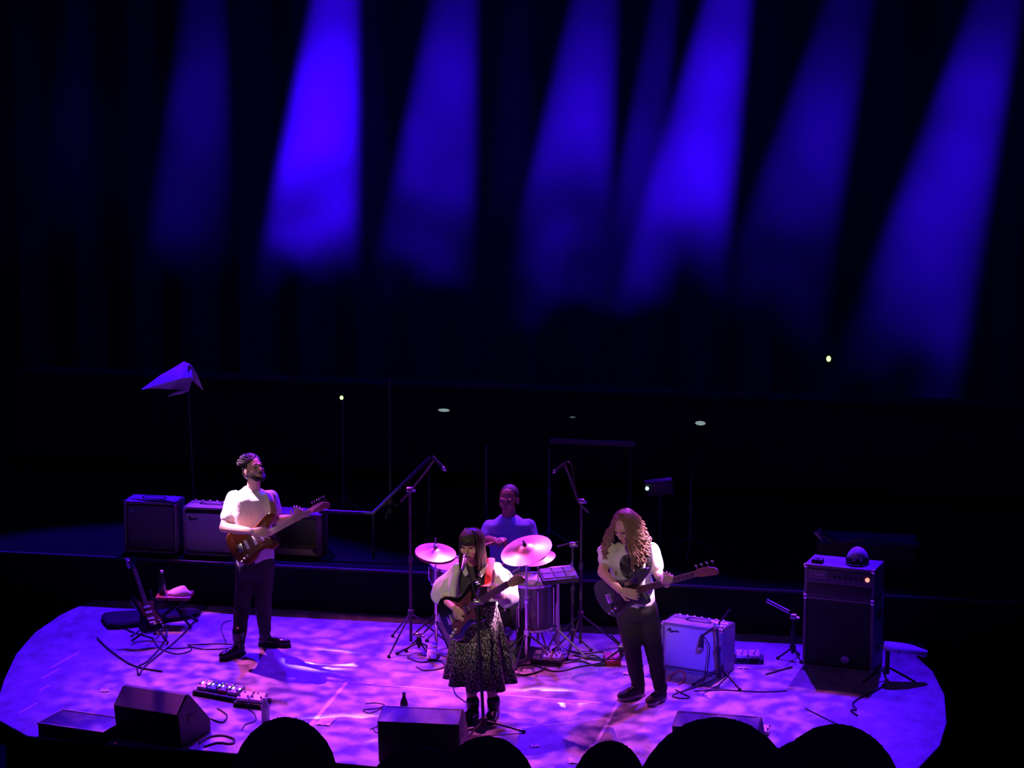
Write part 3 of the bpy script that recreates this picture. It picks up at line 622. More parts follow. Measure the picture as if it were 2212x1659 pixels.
# ------------------------------------------------------------------ drum kit
def tripod(t, foot, hub_z, spread, ang0, m='steel', r=.009, angs=(0, 120, 240)):
    foot = V(foot)
    for a in angs:
        d = V((math.cos(R(ang0+a)), math.sin(R(ang0+a)), 0)); e = foot+d*spread+V((0, 0, .012))
        q = MB(); q.tube([foot+V((0, 0, hub_z)), e], r, 8); lg = build(q, 'leg', m, t)
        q = MB(); q.ell(e, (.018, .018, .012), nu=10, nv=6); build(q, 'rubber_foot', 'rubber', lg)
def cymbal(name, label, foot, cpt, rad, axis, ang0=30):
    foot = V((cpt.x, cpt.y, 0)) if foot is None else foot
    t = thing(name, label, 'cymbal', foot)
    q = MB(); q.lathe([(.018, .052), (.05, .046), (.075, .030), (rad*.5, .018), (rad, 0), (rad-.001, -.003), (rad*.5, .013), (.075, .024), (.018, .044)], 40, axis=axis, at=cpt); c = build(q, 'cymbal_plate', 'brass', t)
    q = MB(); ax = V(axis).normalized(); q.lathe([(.016, .045), (.018, .06), (.008, .075), (.006, .10)], 12, axis=axis, at=cpt); build(q, 'wing_nut', 'black', t)
    q = MB(); q.tube([foot+V((0, 0, .05)), V((foot.x, foot.y, cpt.z*.55))], .013, 10); q.tube([V((foot.x, foot.y, cpt.z*.5)), V((foot.x, foot.y, cpt.z-.06)), cpt+ax*.04], .009, 10); build(q, 'pole', 'chrome', t)
    q = MB(); q.lathe([(.02, 0), (.022, .015), (.02, .04)], 12, at=(foot.x, foot.y, cpt.z*.53)); build(q, 'collar', 'chrome', t)
    q = MB(); q.lathe([(.024, 0), (.026, .02), (.024, .05)], 12, at=(foot.x, foot.y, .22)); build(q, 'hub', 'chrome', t)
    tripod(t, foot, .24, .26, ang0, 'chrome'); return t
c1 = W(1137, 1189, 1.42); cymbal('crash_cymbal', 'large tilted brass cymbal on a stand, upper of the two right of the singer', None, c1, .215, (-.22, -.38, 1), 20)
c2 = W(1163, 1206, 1.75); cymbal('crash_cymbal', 'smaller brass cymbal just behind and below the large tilted one', None, c2, .145, (-.16, -.22, 1), 60)
# hi-hat
hp = W(941, 1197, 1.55); f0 = V((hp.x, hp.y, 0)); t = thing('hi_hat', 'pair of brass hi-hat cymbals on a stand left of the singer', 'cymbal', f0)
for k, (dz, fl) in enumerate(((.012, 1), (-.004, -1))):
    q = MB(); q.lathe([(.012, .040*fl), (.04, .034*fl), (.06, .022*fl), (.17, .002*fl), (.17, -.001*fl), (.06, .017*fl), (.012, .036*fl)], 36, axis=(.14, -.2, 1), at=hp+V((0, 0, dz))); build(q, 'cymbal_plate', 'brass', t)
q = MB(); q.tube([f0+V((0, 0, .04)), V((hp.x, hp.y, hp.z+.14))], .007, 8); q.tube([f0+V((0, 0, .04)), V((hp.x, hp.y, hp.z-.12))], .013, 8); build(q, 'pole', 'chrome', t)
q = MB(); q.lathe([(.012, 0), (.02, .01), (.02, .03), (.01, .035)], 12, at=hp+V((0, 0, .05))); build(q, 'clutch', 'chrome', t)
q = MB(); q.M = place(f0+V((0, -.16, .05)), 10) @ Matrix.Rotation(R(14), 4, 'X'); q.box((0, 0, 0), (.08, .26, .015), .005); build(q, 'pedal', 'steel', t)
tripod(t, f0, .26, .25, 75, 'chrome')
def drum(name, label, at, axis, rad, dep, legs=None, top='drum_head', lugs=8):
    at = V(at); ax = V(axis).normalized(); t = thing(name, label, 'drum', V((at.x, at.y, 0)))
    q = MB(); q.lathe([(rad*.99, -dep/2), (rad*.99, dep/2)], 40, axis=ax, at=at); build(q, 'shell', 'drum_shell', t)
    for s_ in (-1, 1):
        q = MB(); q.lathe([(rad*.97, s_*(dep/2+.002)), (rad*.5, s_*(dep/2+.006)), (.01, s_*(dep/2+.007))], 36, axis=ax, at=at); build(q, 'drum_skin', top, t)
        q = MB(); q.lathe([(rad*.97, s_*dep/2), (rad*1.03, s_*dep/2), (rad*1.03, s_*(dep/2+.02)), (rad*.97, s_*(dep/2+.02)), (rad*.97, s_*dep/2)], 40, axis=ax, at=at); build(q, 'hoop', 'chrome', t)
    u = ax.orthogonal().normalized(); w_ = ax.cross(u)
    for k in range(lugs):
        a = 2*math.pi*(k+.5)/lugs; p = at+(u*math.cos(a)+w_*math.sin(a))*(rad+.008); q = MB(); q.tube([p-ax*dep*.45, p+ax*dep*.45], .004, 6); q.ell(p, .012, nu=8, nv=6); build(q, 'lug', 'chrome', t)
    if legs:
        for a in legs:
            d = V((math.cos(R(a)), math.sin(R(a)), 0)); e = at+d*rad; q = MB(); q.tube([V((e.x, e.y, at.z)), V((e.x, e.y, .06)), V((e.x, e.y, 0))+d*.04+V((0, 0, .008))], .008, 8); build(q, 'leg', 'chrome', t)
    return t
bp = G(1022, 1418); drum('bass_drum', 'bass drum with pale front head, mostly hidden behind the singer', V((bp.x, bp.y+.2, .27)), (-.30, -1, .04), .262, .36, legs=(150, 20))
drum('snare_drum', 'shallow snare drum left of the drummer behind the hi-hat', W(972, 1236, 1.75), (.05, -.12, 1), .17, .13)
drum('floor_tom', 'dark floor tom right of the drummer under the cymbals', W(1150, 1300, 1.75), (0, -.05, 1), .20, .36, legs=(0, 120, 240))
sp_ = W(972, 1236, 1.75); t = thing('snare_stand', 'chrome folding stand carrying the snare drum', 'stand', V((sp_.x, sp_.y, 0)))
q = MB(); q.tube([(sp_.x, sp_.y, .05), (sp_.x, sp_.y, sp_.z-.12)], .012, 8); build(q, 'pole', 'chrome', t)
for a in (30, 150, 270):
    d = V((math.cos(R(a)), math.sin(R(a)), 0)); q = MB(); q.tube([V((sp_.x, sp_.y, sp_.z-.12)), V((sp_.x, sp_.y, sp_.z-.075))+d*.16], .006, 6); build(q, 'basket_arm', 'chrome', t)
tripod(t, (sp_.x, sp_.y, 0), .22, .22, 45, 'chrome')
# drum stool
t = thing('drum_stool', 'round black padded stool under the drummer', 'stool', V((base.x, 2.07, 0)))
q = MB(); q.lathe([(.02, .33), (.16, .335), (.165, .36), (.15, .385), (.02, .39)], 28, at=(base.x, 2.07, 0)); build(q, 'seat', 'black', t)
q = MB(); q.tube([(base.x, 2.07, .06), (base.x, 2.07, .34)], .016, 10); build(q, 'post', 'chrome', t); tripod(t, (base.x, 2.07, 0), .22, .22, 90, 'chrome')
# sample pad on its stand
pc = W(1206, 1243, 1.55); t = thing('sample_pad', 'flat square electronic drum pad on a stand right of the cymbals', 'drum pad', V((pc.x, pc.y, 0)))
PM = Matrix.Translation(pc) @ Matrix.Rotation(R(20), 4, 'Z') @ Matrix.Rotation(R(8), 4, 'X') @ Matrix.Rotation(R(-3), 4, 'Y')
q = MB(); q.M = PM; q.box((0, 0, 0), (.30, .26, .045), .010); build(q, 'case', 'black', t)
for i in range(3):
    for k in range(2):
        q = MB(); q.M = PM; q.box((-.095+.095*i, -.055+.105*k, .026), (.084, .094, .010), .003); build(q, 'pad', 'pad_rubber', t)
q = MB(); q.M = PM; q.box((0, .118, .025), (.26, .018, .006), .002); build(q, 'display_strip', 'steel', t)
q = MB(); q.M = PM; q.lathe([(.012, 0), (.012, .03), (.006, .036)], 10, at=(.135, .11, .02)); build(q, 'clamp_knob', 'chrome', t)
q = MB(); q.tube([(pc.x, pc.y, .05), (pc.x, pc.y, pc.z-.02)], .013, 8); build(q, 'pole', 'steel', t); tripod(t, (pc.x, pc.y, 0), .24, .24, 0, 'steel')

# ------------------------------------------------------------------ microphones and stands
def mic(label, tail, tip, r=.024, m='black'):
    tail, tip = V(tail), V(tip); d = (tip-tail).normalized(); L = (tip-tail).length
    t = thing('microphone', label, 'microphone', tail)
    q = MB(); q.lathe([(.010, 0), (.013, .01), (r*.85, L*.68), (r*.85, L*.72)], 14, axis=d, at=tail); build(q, 'handle', m, t)
    q = MB(); q.lathe([(r*.85, L*.72), (r*1.05, L*.76), (r*1.05, L*.86), (r*.7, L*.96), (r*.2, L)], 14, axis=d, at=tail); build(q, 'grille', 'steel', t)
def stand(label, foot, top_z, boom=None, legs=(.30, 40, .22), clamp='steel', name='microphone_stand', m='black', top_off=(0, 0, 0), group=None):
    foot = V((foot.x, foot.y, foot.z)); top = foot+V((top_off[0], top_off[1], top_z)); t = thing(name, label, 'stand', foot, group)
    q = MB(); q.tube([foot+V((0, 0, .05)), top], .010, 8); q.tube([foot+V((0, 0, .05)), lerp(foot, top, .55)], .013, 8); build(q, 'pole', m, t)
    q = MB(); q.lathe([(.012, 0), (.02, .01), (.02, .05), (.012, .06)], 12, at=lerp(foot, top, .54)); build(q, 'collar', m, t)
    q = MB(); q.lathe([(.014, 0), (.026, .01), (.026, .05), (.014, .06)], 12, at=foot+V((0, 0, legs[2]-.03))); build(q, 'hub', m, t)
    for a in (0, 120, 240):
        d = V((math.cos(R(legs[1]+a)), math.sin(R(legs[1]+a)), 0)); e = foot+d*legs[0]+V((0, 0, .012)); q = MB(); q.tube([foot+V((0, 0, legs[2])), e], .008, 8); lg = build(q, 'leg', m, t)
        q = MB(); q.ell(e, (.016, .016, .012), nu=10, nv=6); build(q, 'rubber_foot', 'rubber', lg)
    if boom:
        q = MB(); q.tube(boom, .008, 8); build(q, 'boom', m, t)
        q = MB(); q.lathe([(.02, -.025), (.024, -.01), (.024, .01), (.02, .025)], 12, axis=(1, 0, 0), at=top); q.tube([top, top+V((.05, -.02, -.005))], .010, 8); build(q, 'clamp', clamp, t)
    return t
# left overhead
f1 = G(888, 1398); yy = f1.y; tp = W(889, 1058, yy); stand('tall boom stand left of the hi-hat reaching up to the right', V((f1.x, f1.y, 0)), tp.z, [W(866, 1084, yy), tp+V((0, -.02, 0)), W(922, 1017, yy), W(938, 994, yy)], (.34, 250, .30), m='rail_paint')
mic('slim microphone angled down on the tall left boom stand', W(934, 986, yy), W(964, 1018, yy), .014)
# right overhead
f1 = G(1254, 1402); yy = f1.y; tp = W(1250, 1083, yy); stand('tall boom stand between drummer and bass player leaning up left', V((f1.x, f1.y, 0)), tp.z, [W(1271, 1108, yy), tp+V((0, -.02, 0)), W(1232, 1035, yy), W(1218, 1000, yy)], (.34, 20, .30), m='rail_paint')
mic('slim microphone pointing left on the boom stand beside the drummer', W(1219, 1002, yy), W(1193, 1022, yy), .014)
q = MB(); q.tube(curve([W(1220, 1000, yy), W(1228, 998, yy), W(1236, 1012, yy), W(1240, 1040, yy), W(1248, 1075, yy)], 6), .005, 6); tag(build(q, 'cable', 'cable', None, W(1248, 1075, yy)), 'thin cable looping from the microphone down the right boom stand', 'cable')
# singer's stand
f1 = G(1045, 1583); yy = f1.y; tp = W(1031, 1300, yy); dtop = tp-V((f1.x, f1.y, 0)); st = stand('straight black microphone stand in front of the singer', V((f1.x, f1.y, 0)), tp.z, [W(1046, 1334, yy+.06), tp, W(1012, 1232, yy+.03), W(1008, 1218, yy+.06)], (.30, 10, .10), top_off=(dtop.x, 0, 0))
mic('silver vocal microphone at the singer\'s mouth', W(998, 1232, yy-.01), W(1007, 1200, -.25), .025, 'steel')
# low stand in front of the combo amp
f1 = G(1556, 1478); yy = f1.y; tp = W(1548, 1352, yy+.02); stand('short boom stand in front of the blue-lit combo amplifier', V((f1.x, f1.y, 0)), tp.z, [W(1577, 1316, yy+.02), tp, W(1518, 1372, yy+.12)], (.22, 80, .14), top_off=(tp.x-f1.x, .02, 0))
mic('black microphone hanging in front of the combo amplifier grille', W(1517, 1370, yy+.12), W(1513, 1408, yy+.13), .026)
q = MB(); q.tube(curve([W(1518, 1372, yy+.12), W(1532, 1395, yy+.1), W(1530, 1430, yy+.06), G(1520, 1470, .008), G(1480, 1490, .008)], 6), .005, 6); tag(build(q, 'cable', 'cable', None, G(1480, 1490)), 'black cable hanging from the microphone at the combo amplifier', 'cable')
# bright boom arm by the bass amp
f1 = G(1712, 1424); yy = f1.y; stand('low stand left of the bass amplifier with a shiny arm', V((f1.x, f1.y, 0)), W(1714, 1332, yy).z, [W(1720, 1335, yy), W(1714, 1331, yy), W(1656, 1298, yy)], (.12, 70, .10), m='black')
q = MB(); q.tube([W(1704, 1322, yy-.02), W(1656, 1297, yy-.02)], .016, 8); tag(build(q, 'microphone_tube', 'steel', None, W(1704, 1322, yy)), 'shiny slim microphone tube on the low stand beside the bass amplifier', 'microphone')
# kick drum stand
f1 = G(905, 1412); yy = f1.y; stand('low tripod stand with short arm aimed at the bass drum', V((f1.x, f1.y, 0)), .16, [W(893, 1372, yy), W(905, 1360, yy), W(946, 1322, yy+.1)], (.18, 200, .10))
mic('stubby black microphone in front of the bass drum', W(944, 1324, yy+.1), W(962, 1330, yy+.16), .03)
# tripod beside the bass player's leg
f1 = G(1342, 1432); yy = f1.y; stand('small tripod stand behind the bass player\'s left leg', V((f1.x, f1.y, 0)), .14, [W(1335, 1394, yy), W(1340, 1392, yy), W(1320, 1372, yy)], (.20, 215, .12))
# drum side microphone
f1 = G(1236, 1400); yy = f1.y; stand('thin low boom stand right of the drum pad', V((f1.x, f1.y, 0)), W(1228, 1176, yy).z, [W(1204, 1181, yy), W(1228, 1175, yy), W(1250, 1171, yy)], (.18, 100, .14), m='rail_paint')
# faint stands at the back
for lab, x, yt, yb, Y in (('thin stand with green light at the back of the stage', 740, 862, 1010, 4.4), ('bare thin stand next to the one with the green light', 841, 820, 1010, 4.4), ('thin rear stand behind the drummer on the left', 1050, 962, 1090, 3.6), ('thin rear stand behind the drummer on the right', 1187, 972, 1100, 3.6), ('thin rear stand right of the music stand', 1493, 1030, 1170, 3.6)):
    tp = W(x, yt, Y); stand(lab, V((tp.x, tp.y, RH)), tp.z-RH, None, (.24, 30, .16), m='rail_paint')
def led(label, p, m, r=(.018, .012, .016), ax=None):
    t = thing('indicator_lamp', label, 'lamp', p); q = MB(); q.ell(p+V((0, -.004, 0)), r, nu=12, nv=8); build(q, 'lens', m, t)
    q = MB(); q.box(p+V((0, .02, 0)), (r[0]*2.6, .035, r[2]*2.6), .004); build(q, 'housing', 'black', t)
led('small green light on top of the thin rear stand', W(738, 859, 4.36), 'led_green', (.016, .012, .018))
led('small green light glowing on the back wall at the right', W(1790, 775, 11.85), 'led_green', (.026, .014, .034))
led('pale step light on the rear stalls, left one', W(959, 886, 6.46), 'led_dim', (.060, .02, .016))
led('faintest pale step light on the rear stalls, above the drummer', W(1237, 901, 6.46), 'led_faint', (.03, .02, .010))
led('pale step light on the rear stalls, right and brightest one', W(1513, 914, 6.46), 'led_dim', (.052, .02, .022))
# lit handrails
hr = W(1280, 956, 5.2); t = thing('stage_rail', 'lit wooden rail behind the drummer', 'rail', V((hr.x, hr.y, RH)))
q = MB(); q.box(hr, (.82, .05, .045), .008); build(q, 'handrail', 'rail_wood', t)
for dx in (-.36, .36):
    q = MB(); q.box((hr.x+dx, hr.y, (hr.z+RH)/2), (.04, .04, hr.z-RH)); build(q, 'post', 'black', t)
t = thing('stair_rail', 'slanting metal stair rail left of the drums', 'rail', V((W(806, 1108, 3.0).x, 3.0, RH)))
q = MB(); q.tube([W(690, 1104, 3.0), W(806, 1109, 3.0), W(930, 988, 3.3)], .018, 8); build(q, 'handrail', 'rail_paint', t)
for x, y, Y in ((700, 1104, 3.0), (806, 1109, 3.0), (926, 992, 3.3)):
    p = W(x, y, Y); q = MB(); q.tube([p, V((p.x, p.y, RH))], .012, 8); build(q, 'post', 'black', t)

# ------------------------------------------------------------------ amplifiers
def amp_box(t, Mx, wd, dp, ht, grille, open_h=.84, z0=.0, gz=None, logo=True, handle=True):
    def mk(): q = MB(); q.M = Mx; return q
    th = .022
    q = mk(); q.box((-wd/2+th/2, dp/2, z0+ht/2), (th, dp, ht), .006); q.box((wd/2-th/2, dp/2, z0+ht/2), (th, dp, ht), .006)
    q.box((0, dp/2, z0+ht-th/2), (wd, dp, th), .006); q.box((0, dp/2, z0+th/2), (wd, dp, th), .006); q.box((0, dp-.02, z0+ht/2), (wd-.02, .03, ht-.02)); build(q, 'cabinet', 'tolex', t)
    gh = ht*open_h; gc = z0+.03+gh/2 if gz is None else gz
    q = mk(); q.box((0, .028, gc), (wd-2*th-.004, .02, gh-.01), .004); g_ = build(q, 'grille_cloth', grille, t)
    q = mk()
    for a, b_ in (((-wd/2+th+.006, .016, gc), (.008, .010, gh)), ((wd/2-th-.006, .016, gc), (.008, .010, gh)), ((0, .016, gc+gh/2-.004), (wd-2*th, .010, .008)), ((0, .016, gc-gh/2+.004), (wd-2*th, .010, .008))): q.box(a, b_)
    build(q, 'piping', 'steel' if grille == 'grille_silver' else 'black', t)
    if logo:
        q = mk(); q.sweep(curve([(-wd*.40, .014, gc+gh*.34), (-wd*.36, .014, gc+gh*.40), (-wd*.35, .014, gc+gh*.32), (-wd*.30, .014, gc+gh*.345), (-wd*.22, .014, gc+gh*.35)], 4), .007, .003, n=6); build(q, 'logo', 'black' if grille == 'grille_silver' else 'steel', t)
    if handle:
        q = mk(); q.sweep(curve([(-.11, dp*.55, z0+ht+.004), (-.07, dp*.55, z0+ht+.022), (.07, dp*.55, z0+ht+.022), (.11, dp*.55, z0+ht+.004)], 4), .014, .005, side=(0, 1, 0), n=8); build(q, 'handle', 'black', t)
    for sx in (-1, 1):
        for sz in (0, 1):
            q = mk(); q.box((sx*(wd/2-.012), .012, z0+(ht-.012 if sz else .012)), (.03, .03, .03), .008); build(q, 'corner', 'chrome', t)
def panel_knobs(t, Mx, wd, y0, z, n, knob='white_plastic', pm='steel'):
    q = MB(); q.M = Mx; q.box((0, y0, z), (wd*.88, .075, .006), .002); p = build(q, 'control_panel', pm, t)
    for k in range(n):
        q = MB(); q.M = Mx; q.lathe([(.011, 0), (.010, .014), (.004, .018)], 10, at=(-wd*.36+wd*.72*k/(n-1), y0, z+.003)); build(q, 'knob', knob, p)
# bright-topped amp behind the guitarist, and the dim one left of it
Mx = place(G(447, 1204, RH)+V((0, .05, 0)), 0)
t = thing('guitar_amplifier', 'combo amplifier with pale grille and lit top right behind the guitarist', 'amplifier', Mx.translation); amp_box(t, Mx, .46, .25, .44, 'grille_silver', .80); panel_knobs(t, Mx, .46, .19, .443, 6)
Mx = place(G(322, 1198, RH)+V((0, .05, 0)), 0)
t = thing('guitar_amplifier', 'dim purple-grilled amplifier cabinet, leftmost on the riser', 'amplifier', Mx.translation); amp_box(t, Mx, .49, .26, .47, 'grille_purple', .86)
# open wooden box behind the guitarist's hip
Mx = place(G(640, 1200, RH)+V((0, .0, 0)), 0) ; t = thing('open_case', 'open wooden case showing its empty frame behind the guitarist\'s hand', 'case', Mx.translation)
for nm, c, s_ in (('side_board', (-.21, .12, .18), (.05, .24, .36)), ('side_board', (.21, .12, .18), (.05, .24, .36)), ('top_board', (0, .12, .365), (.47, .24, .03)), ('bottom_board', (0, .12, .03), (.37, .24, .055)), ('back_board', (0, .225, .19), (.37, .02, .31))):
    q = MB(); q.M = Mx; q.box(c, s_, .005); build(q, nm, 'wood_frame' if nm != 'back_board' else 'black', t)
# blue-lit combo
Mx = place(G(1432, 1446)*.5+G(1553, 1464)*.5, -18)
t = thing('guitar_amplifier', 'combo amplifier with bright blue-lit grille on the floor right of the bass player', 'amplifier', Mx.translation); amp_box(t, Mx, .54, .26, .40, 'grille_silver', .88); panel_knobs(t, Mx, .54, .20, .403, 7)
# bass cabinet and head
Mx = place(G(1738, 1440)*.5+G(1878, 1457)*.5, -11)
t = thing('bass_cabinet', 'tall dark bass speaker cabinet at the right of the stage', 'speaker', Mx.translation); amp_box(t, Mx, .58, .36, .60, 'grille_dark', .9, logo=False, handle=False)
q = MB(); q.M = Mx; q.lathe([(.001, 0), (.034, 0), (.034, .006), (.024, .008), (.001, .008)], 20, axis=(0, -1, 0), at=(.06, .022, .09)); build(q, 'badge', 'steel', t)
for z in (.16, .45):
    q = MB(); q.M = Mx; q.box((.289, .18, z), (.008, .12, .07), .004); build(q, 'side_handle', 'black', t)
t = thing('bass_amplifier', 'dark amplifier head with red lamp on top of the bass cabinet', 'amplifier', Mx @ V((0, 0, .602)))
def mk(): q = MB(); q.M = Mx; return q
q = mk(); q.box((0, .16, .735), (.58, .32, .262), .010); build(q, 'cabinet', 'tolex', t)
q = mk(); q.box((0, -.006, .785), (.53, .014, .10), .003); fp = build(q, 'control_panel', 'rail_paint', t)
q = mk(); q.box((0, -.004, .665), (.53, .010, .10), .003); build(q, 'vent_panel', 'black', t)
for k in range(6):
    q = mk(); q.lathe([(.012, 0), (.011, .014), (.004, .017)], 12, axis=(0, -1, 0), at=(-.04+.045*k, -.012, .778)); build(q, 'knob', 'black', fp)
q = mk()
for a, b_ in (((-.17, -.014, .818), (.13, .004, .004)), ((-.17, -.014, .766), (.13, .004, .004)), ((-.234, -.014, .792), (.004, .004, .056)), ((-.106, -.014, .792), (.004, .004, .056))): q.box(a, b_)
for k in range(6): q.box((-.215+.018*k, -.014, .79+.004*(k % 2)), (.008, .004, .024))
build(q, 'name_plate', 'steel', fp)
q = mk(); q.lathe([(.018, 0), (.018, .008), (.010, .014), (.001, .016)], 14, axis=(0, -1, 0), at=(.235, -.012, .785)); build(q, 'pilot_lamp', 'led_red', fp, label='glowing red pilot lamp')
for sx in (-1, 1):
    for sz in (.618, .852):
        q = mk(); q.box((sx*.278, .012, sz), (.034, .034, .034), .008); build(q, 'corner', 'chrome', t)
q = mk(); q.box((-.20, .08, .882), (.09, .07, .030), .005); bx_ = build(q, 'tuner_pedal', 'black', None, Mx @ V((-.20, .08, .867))); tag(bx_, 'small dark tuner box at the left on top of the bass amplifier', 'pedal')
q = mk(); q.sweep(curve([(-.205, .045, .898), (-.215, .07, .898), (-.205, .09, .898), (-.195, .075, .898), (-.185, .09, .898), (-.178, .07, .898), (-.19, .05, .898)], 3), .004, .002, side=(0, 0, 1), n=6); build(q, 'switch_mark', 'steel', bx_)
# rounded cap / helmet on the head
hc = Mx @ V((.10, .19, .867)); t = thing('cap', 'pale rounded cap resting on the bass amplifier', 'hat', hc)
q = MB(); rings = []
for k in range(9):
    a = math.pi/2*k/8; rings.append([hc+V((.092*math.cos(a)*math.cos(u), .105*math.cos(a)*math.sin(u), .004+.125*math.sin(a))) for u in [2*math.pi*i/28 for i in range(28)]])
q.loft(rings); build(q, 'crown', 'cloth_white', t)
q = MB(); q.M = place(hc, 0); brim = [(-.080, -.03), (-.082, -.09), (-.05, -.135), (0, -.15), (.05, -.135), (.082, -.09), (.080, -.03), (0, -.06)]; q.prism(brim, .004, .012); build(q, 'brim', 'black', t)
q = MB(); q.sweep([hc+V((.093*math.cos(u), .106*math.sin(u), .028)) for u in [math.pi*(1.02+.96*i/16) for i in range(17)]], .024, .003, side=(0, 0, 1), n=8); bd = build(q, 'band', 'black', t)
for dx in (-.02, .035):
    q = MB(); q.ell(hc+V((dx, -.108, .044)), (.012, .006, .010), nu=10, nv=6); build(q, 'button', 'chrome', bd)

# ------------------------------------------------------------------ floor monitors
def wedge(label, at, yaw, wd=.56, s=1.0, flat=False, paint='wedge_paint'):
    t = thing('floor_monitor', label, 'speaker', V((at.x, at.y, 0))); Mx = place(V((at.x, at.y, 0)), yaw) @ Matrix.Scale(s, 4)
    prof = [(.0, .0), (-.04, .27), (.09, .385), (.13, .385), (.42, .11), (.42, .0)]     # (y, z); grille looks up towards the players
    if flat: prof = [(.0, .0), (-.04, .325), (.15, .368), (.19, .368), (.43, .11), (.43, .0)]
    P = Mx @ Matrix(((0, 0, 1, -wd/2), (1, 0, 0, 0), (0, 1, 0, 0), (0, 0, 0, 1)))
    q = MB(); q.M = P; q.prism(prof, 0, wd, .010); build(q, 'cabinet', paint, t, angle=25)
    d = V((0, .29, -.275)).normalized(); n = V((0, .275, .29)).normalized(); c = V((0, .275, .2475))+n*.004
    q = MB(); q.M = Mx @ frame((1, 0, 0), n, c); q.box((0, 0, 0), (wd-.06, .34, .014), .004); build(q, 'grille', 'grille_dark', t)
    for sx in (-1, 1):
        q = MB(); q.M = Mx; q.box((sx*(wd/2+.001), .17, .20), (.006, .13, .05), .003); build(q, 'side_handle', 'black', t)
    q = MB(); q.M = Mx; q.box((.12, -.012, .10), (.12, .03, .07), .003); build(q, 'connector_plate', 'steel' if s > 2 else 'black', t)
    return t
wedge('dark wedge floor monitor turned sideways in front of the guitarist', G(322, 1606), -14, .56, 1.0, False, 'tolex_black')
wedge('wedge floor monitor in front of the singer, behind the audience heads', V((-.52, -1.18, 0)), 3, .60, 1.0, True)
wedge('wedge floor monitor in front of the bass player at the right', V((1.60, -.93, 0)), -3, .62, 1.0, True)
# flight case at the stage edge, lower left
p = G(150, 1605); t = thing('equipment_case', 'low dark box with pale edges at the lower left corner of the stage', 'case', V((p.x, p.y, 0))); Mx = place(V((p.x, p.y+.1, 0)), -12)
q = MB(); q.M = Mx; q.box((0, .12, .05), (.56, .34, .10), .006); build(q, 'body', 'black', t)
q = MB(); q.M = Mx
for a, b_ in (((0, -.05, .1), (.57, .012, .012)), ((0, .29, .1), (.57, .012, .012)), ((-.28, .12, .1), (.012, .34, .012)), ((.28, .12, .1), (.012, .34, .012))): q.box(a, b_, .002)
build(q, 'edge_trim', 'cardboard_edge', t)

# ------------------------------------------------------------------ pedals and boards
def pedal(label, at, yaw, sz=(.075, .12, .045), m='pedal_metal', light=None, group=None, switches=1):
    at = V(at); Mx = place(at, yaw); t = thing('effects_pedal', label, 'pedal', at, group); w_, d_, h_ = sz
    q = MB(); q.M = Mx; q.add([(-w_/2, -d_/2, 0), (w_/2, -d_/2, 0), (w_/2, d_/2, 0), (-w_/2, d_/2, 0), (-w_/2, -d_/2, h_*.6), (w_/2, -d_/2, h_*.6), (w_/2, d_/2, h_), (-w_/2, d_/2, h_)], [(3, 2, 1, 0), (4, 5, 6, 7), (0, 1, 5, 4), (1, 2, 6, 5), (2, 3, 7, 6), (3, 0, 4, 7)]); build(q, 'housing', m, t, smooth=False)
    for k in range(switches):
        x = 0 if switches == 1 else -w_*.38+w_*.76*k/(switches-1)
        q = MB(); q.M = Mx; q.lathe([(.009, 0), (.009, .010), (.006, .014)], 10, at=(x, -d_*.25, h_*.68)); build(q, 'footswitch', 'chrome', t)
        q = MB(); q.M = Mx; q.lathe([(.008, 0), (.008, .012), (.003, .014)], 10, at=(x+.012, d_*.28, h_*.93)); build(q, 'knob', 'white_plastic', t)
        if light:
            q = MB(); q.M = Mx; q.ell((x, d_*.05, h_*.84), (.008, .008, .006), nu=8, nv=6); build(q, 'light', light, t)
    return t
def board(label, at, yaw, wd, dp):
    t = thing('pedalboard', label, 'pedalboard', at); Mx = place(at, yaw)
    for k in range(3):
        q = MB(); q.M = Mx; q.box((0, -dp/2+dp*(k+.5)/3, .03), (wd, dp/3-.015, .016), .003); build(q, 'rail', 'black', t)
    for sx in (-1, 1):
        q = MB(); q.M = Mx; q.box((sx*(wd/2-.012), 0, .015), (.02, dp, .03), .002); build(q, 'side_bar', 'black', t)
    return Mx
bA = board('long pedalboard with white lights beside the left floor monitor', G(478, 1502), -18, .40, .22)
for k, (nm, mm) in enumerate((('leftmost', 'pedal_metal'), ('second', 'pedal_blue'), ('third', 'pedal_red'), ('rightmost', 'pedal_metal'))):
    pedal('effects pedal with white lights, %s on the lit pedalboard' % nm, bA @ V((-.145+.096*k, .0, .04)), -18, (.08, .13, .045), mm, 'led_white', 'pedals on the lit pedalboard', 2)
bB = board('second pedalboard right of the lit one, by the water bottle', G(545, 1522), -8, .24, .2)
for k, (nm, mm) in enumerate((('left', 'pedal_metal'), ('right', 'white_plastic'))):
    pedal('pale effects pedal at the %s of the second pedalboard' % nm, bB @ V((-.055+.11*k, .0, .04)), -8, (.095, .14, .045), mm, None, 'pedals on the second pedalboard', 2)
bC = board('cluttered pedalboard on the floor behind the singer\'s skirt', G(1183, 1432), -4, .26, .16)
for k, mm in enumerate(('pedal_metal', 'white_plastic', 'pedal_metal')):
    pedal('small pedal, %s on the board behind the singer' % ('left', 'middle', 'right')[k], bC @ V((-.08+.08*k, 0, .04)), -4, (.06, .11, .045), mm, None, 'pedals on the board behind the singer')
bD = board('low pedalboard with pale switches between combo and bass amplifier', G(1618, 1428), 6, .24, .15)
for k in range(2):
    pedal('pale pedal, %s on the board by the bass amplifier' % ('left', 'right')[k], bD @ V((-.06+.1*k, 0, .04)), 6, (.085, .11, .04), 'white_plastic', None, 'pedals on the board by the bass amplifier')
